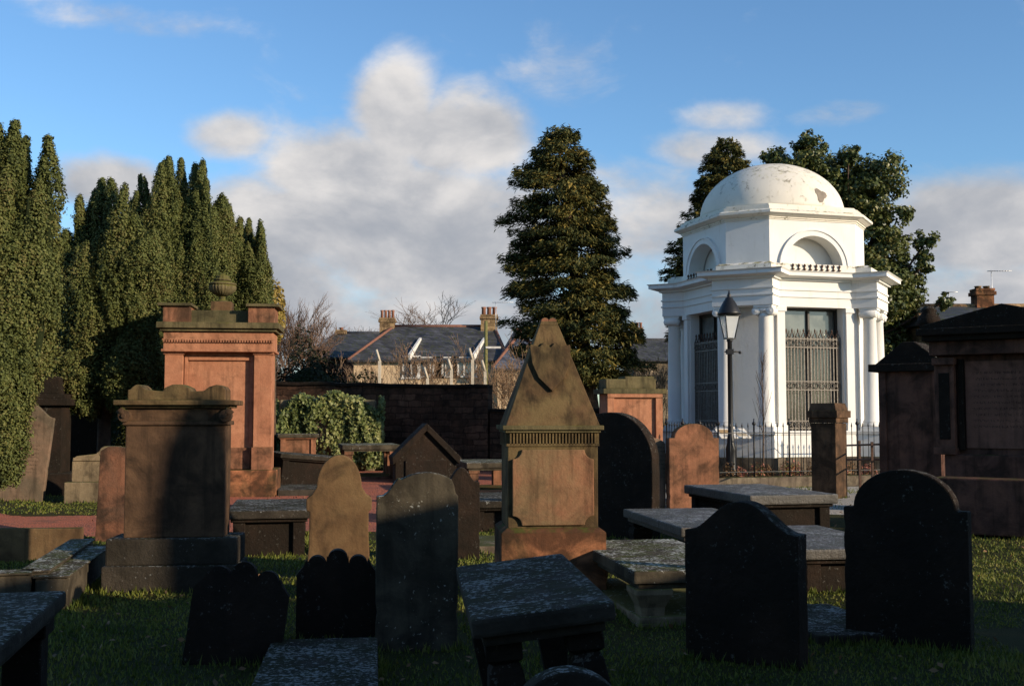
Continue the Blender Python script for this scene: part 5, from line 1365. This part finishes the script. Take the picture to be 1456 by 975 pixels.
# local x runs along the wall (v), local -y runs towards the sun
def cb_(nm, v0, v1, d0, d1, z, m='shade_church', bev=.03):
    return MB().box(((v0 + v1) / 2, -(d0 + d1) / 2, z / 2 - .1), (v1 - v0, d1 - d0, z + .2)).build(nm, m, t, bev)
cb_('shade_wall', -22, 6.2, 0, 4, 2.85 + up_)  # step heights below are set by the shadow each has to cast
cb_('shade_wall', 6.205, 7.30, .03, 4, 2.46 + up_)
cb_('shade_nave', -22, 4.6, 4.01, 14, 8.5 + up_)
MB().prism([(-22.3, 8.5 + up_), (4.9, 8.5 + up_), (4.9, 12.5 + up_), (-22.3, 12.5 + up_)], -9.2, -8.8).build('shade_ridge', 'slate', t)
pin = MB().lathe([(.26, 2.2 + up_), (.26, 3.0 + up_), (.24, 3.5 + up_), (.19, 3.95 + up_), (.11, 4.25 + up_), (.03, 4.4 + up_)], (7.57, -.25, 0), 14).build('shade_spike', 'shade_church', t)  # added rounded spike, sized to throw the domed shadow on the pedestal headstone
cb_('shade_step', 7.305, 7.8, .02, 2.4, 2.75 + up_)
cb_('shade_step', 7.805, 9.45, .04, 2.4, 1.50 + up_)
cb_('shade_low_wall', 9.46, 10.9, .06, .6, .85 + up_)
for v in (-18, -13, -8, -3, 2): 
    o = MB().prism([(v - .6, 1.6), (v + .6, 1.6), (v + .6, 3.4), (v, 4.3), (v - .6, 3.4)], -.02, .08).build('window', 'hglass', t)
# tall tree outside the view that shades the foot of the conifer
P = Vector((2.6, 46, 0)) + Sh * 30
conifer_off = broadleaf('dense evergreen tree standing out of view to the right', P.y, [], (728, 590), 5, 1, .3) if 0 else None

# longer grass left uncut against the stones
def tufts():
    bpy.context.view_layer.update()
    VS = []; n_all = 0
    for o in list(COL.objects):
        if o.parent or o.get('category') not in ('headstone', 'table tomb', 'chest tomb', 'grave slab', 'grave kerb', 'obelisk', 'tomb', 'monument', 'pillar'): continue
        if not (4.5 < o.location.y < 24): continue
        parts = [o] + list(o.children)
        c = [o.matrix_world.inverted() @ (p.matrix_world @ Vector(b)) for p in parts if p.type == 'MESH' for b in p.bound_box]
        c = [v for v in c if True]
        base = [o.matrix_world.inverted() @ (p.matrix_world @ Vector(b)) for p in parts if p.type == 'MESH' for b in p.bound_box if min((p.matrix_world @ Vector(q)).z for q in p.bound_box) < .05]
        if not base: continue
        xs = [v.x for v in base]; ys = [v.y for v in base]; x0, x1, y0, y1 = min(xs), max(xs), min(ys), max(ys)
        per = 2 * (x1 - x0 + y1 - y0); n = int(per * (260 if o.location.y < 12 else 110))
        s = rng.uniform(0, per, n); w_, d_ = x1 - x0, y1 - y0
        px = np.where(s < w_, x0 + s, np.where(s < w_ + d_, x1, np.where(s < 2 * w_ + d_, x1 - (s - w_ - d_), x0)))
        py = np.where(s < w_, y0, np.where(s < w_ + d_, y0 + s - w_, np.where(s < 2 * w_ + d_, y1, y1 - (s - 2 * w_ - d_))))
        off = np.abs(rng.normal(0, .035, n)) + .004; cx, cy = (x0 + x1) / 2, (y0 + y1) / 2
        px = px + np.sign(px - cx) * off * ((s >= w_) & (s < w_ + d_) | (s > 2 * w_ + d_)); py = py + np.sign(py - cy) * off * ((s < w_) | ((s >= w_ + d_) & (s < 2 * w_ + d_)))
        clump = np.sin(s * 9 + o.location.x * 5) + np.sin(s * 23 + 1)
        k = rng.uniform(-1.9, 2.0, n) < clump; px, py = px[k], py[k]
        rz = o.rotation_euler.z; gx_ = o.location.x + px * math.cos(rz) - py * math.sin(rz); gy_ = o.location.y + px * math.sin(rz) + py * math.cos(rz)
        k = ~on_gravel(gx_, gy_); gx_, gy_ = gx_[k], gy_[k]; n = len(gx_)
        h = rng.uniform(.03, .095, n); a = rng.uniform(0, 6.283, n); la = rng.uniform(0, 6.283, n); ln = rng.uniform(.1, .6, n) * h; wd = .004 + .0004 * gy_
        z = gh(gx_, gy_) - .01
        VS.append(np.stack([np.stack([gx_ - np.cos(a) * wd, gy_ - np.sin(a) * wd, z], 1), np.stack([gx_ + np.cos(a) * wd, gy_ + np.sin(a) * wd, z], 1), np.stack([gx_ + np.cos(la) * ln, gy_ + np.sin(la) * ln, z + h], 1)], 1).reshape(-1, 3)); n_all += n
    o = meshobj('grass', np.concatenate(VS), np.arange(n_all * 3).reshape(-1, 3), 'grassblade')
    tag(o, 'longer uncut grass growing against the feet of the stones', 'grass', None, 'stuff')
tufts()
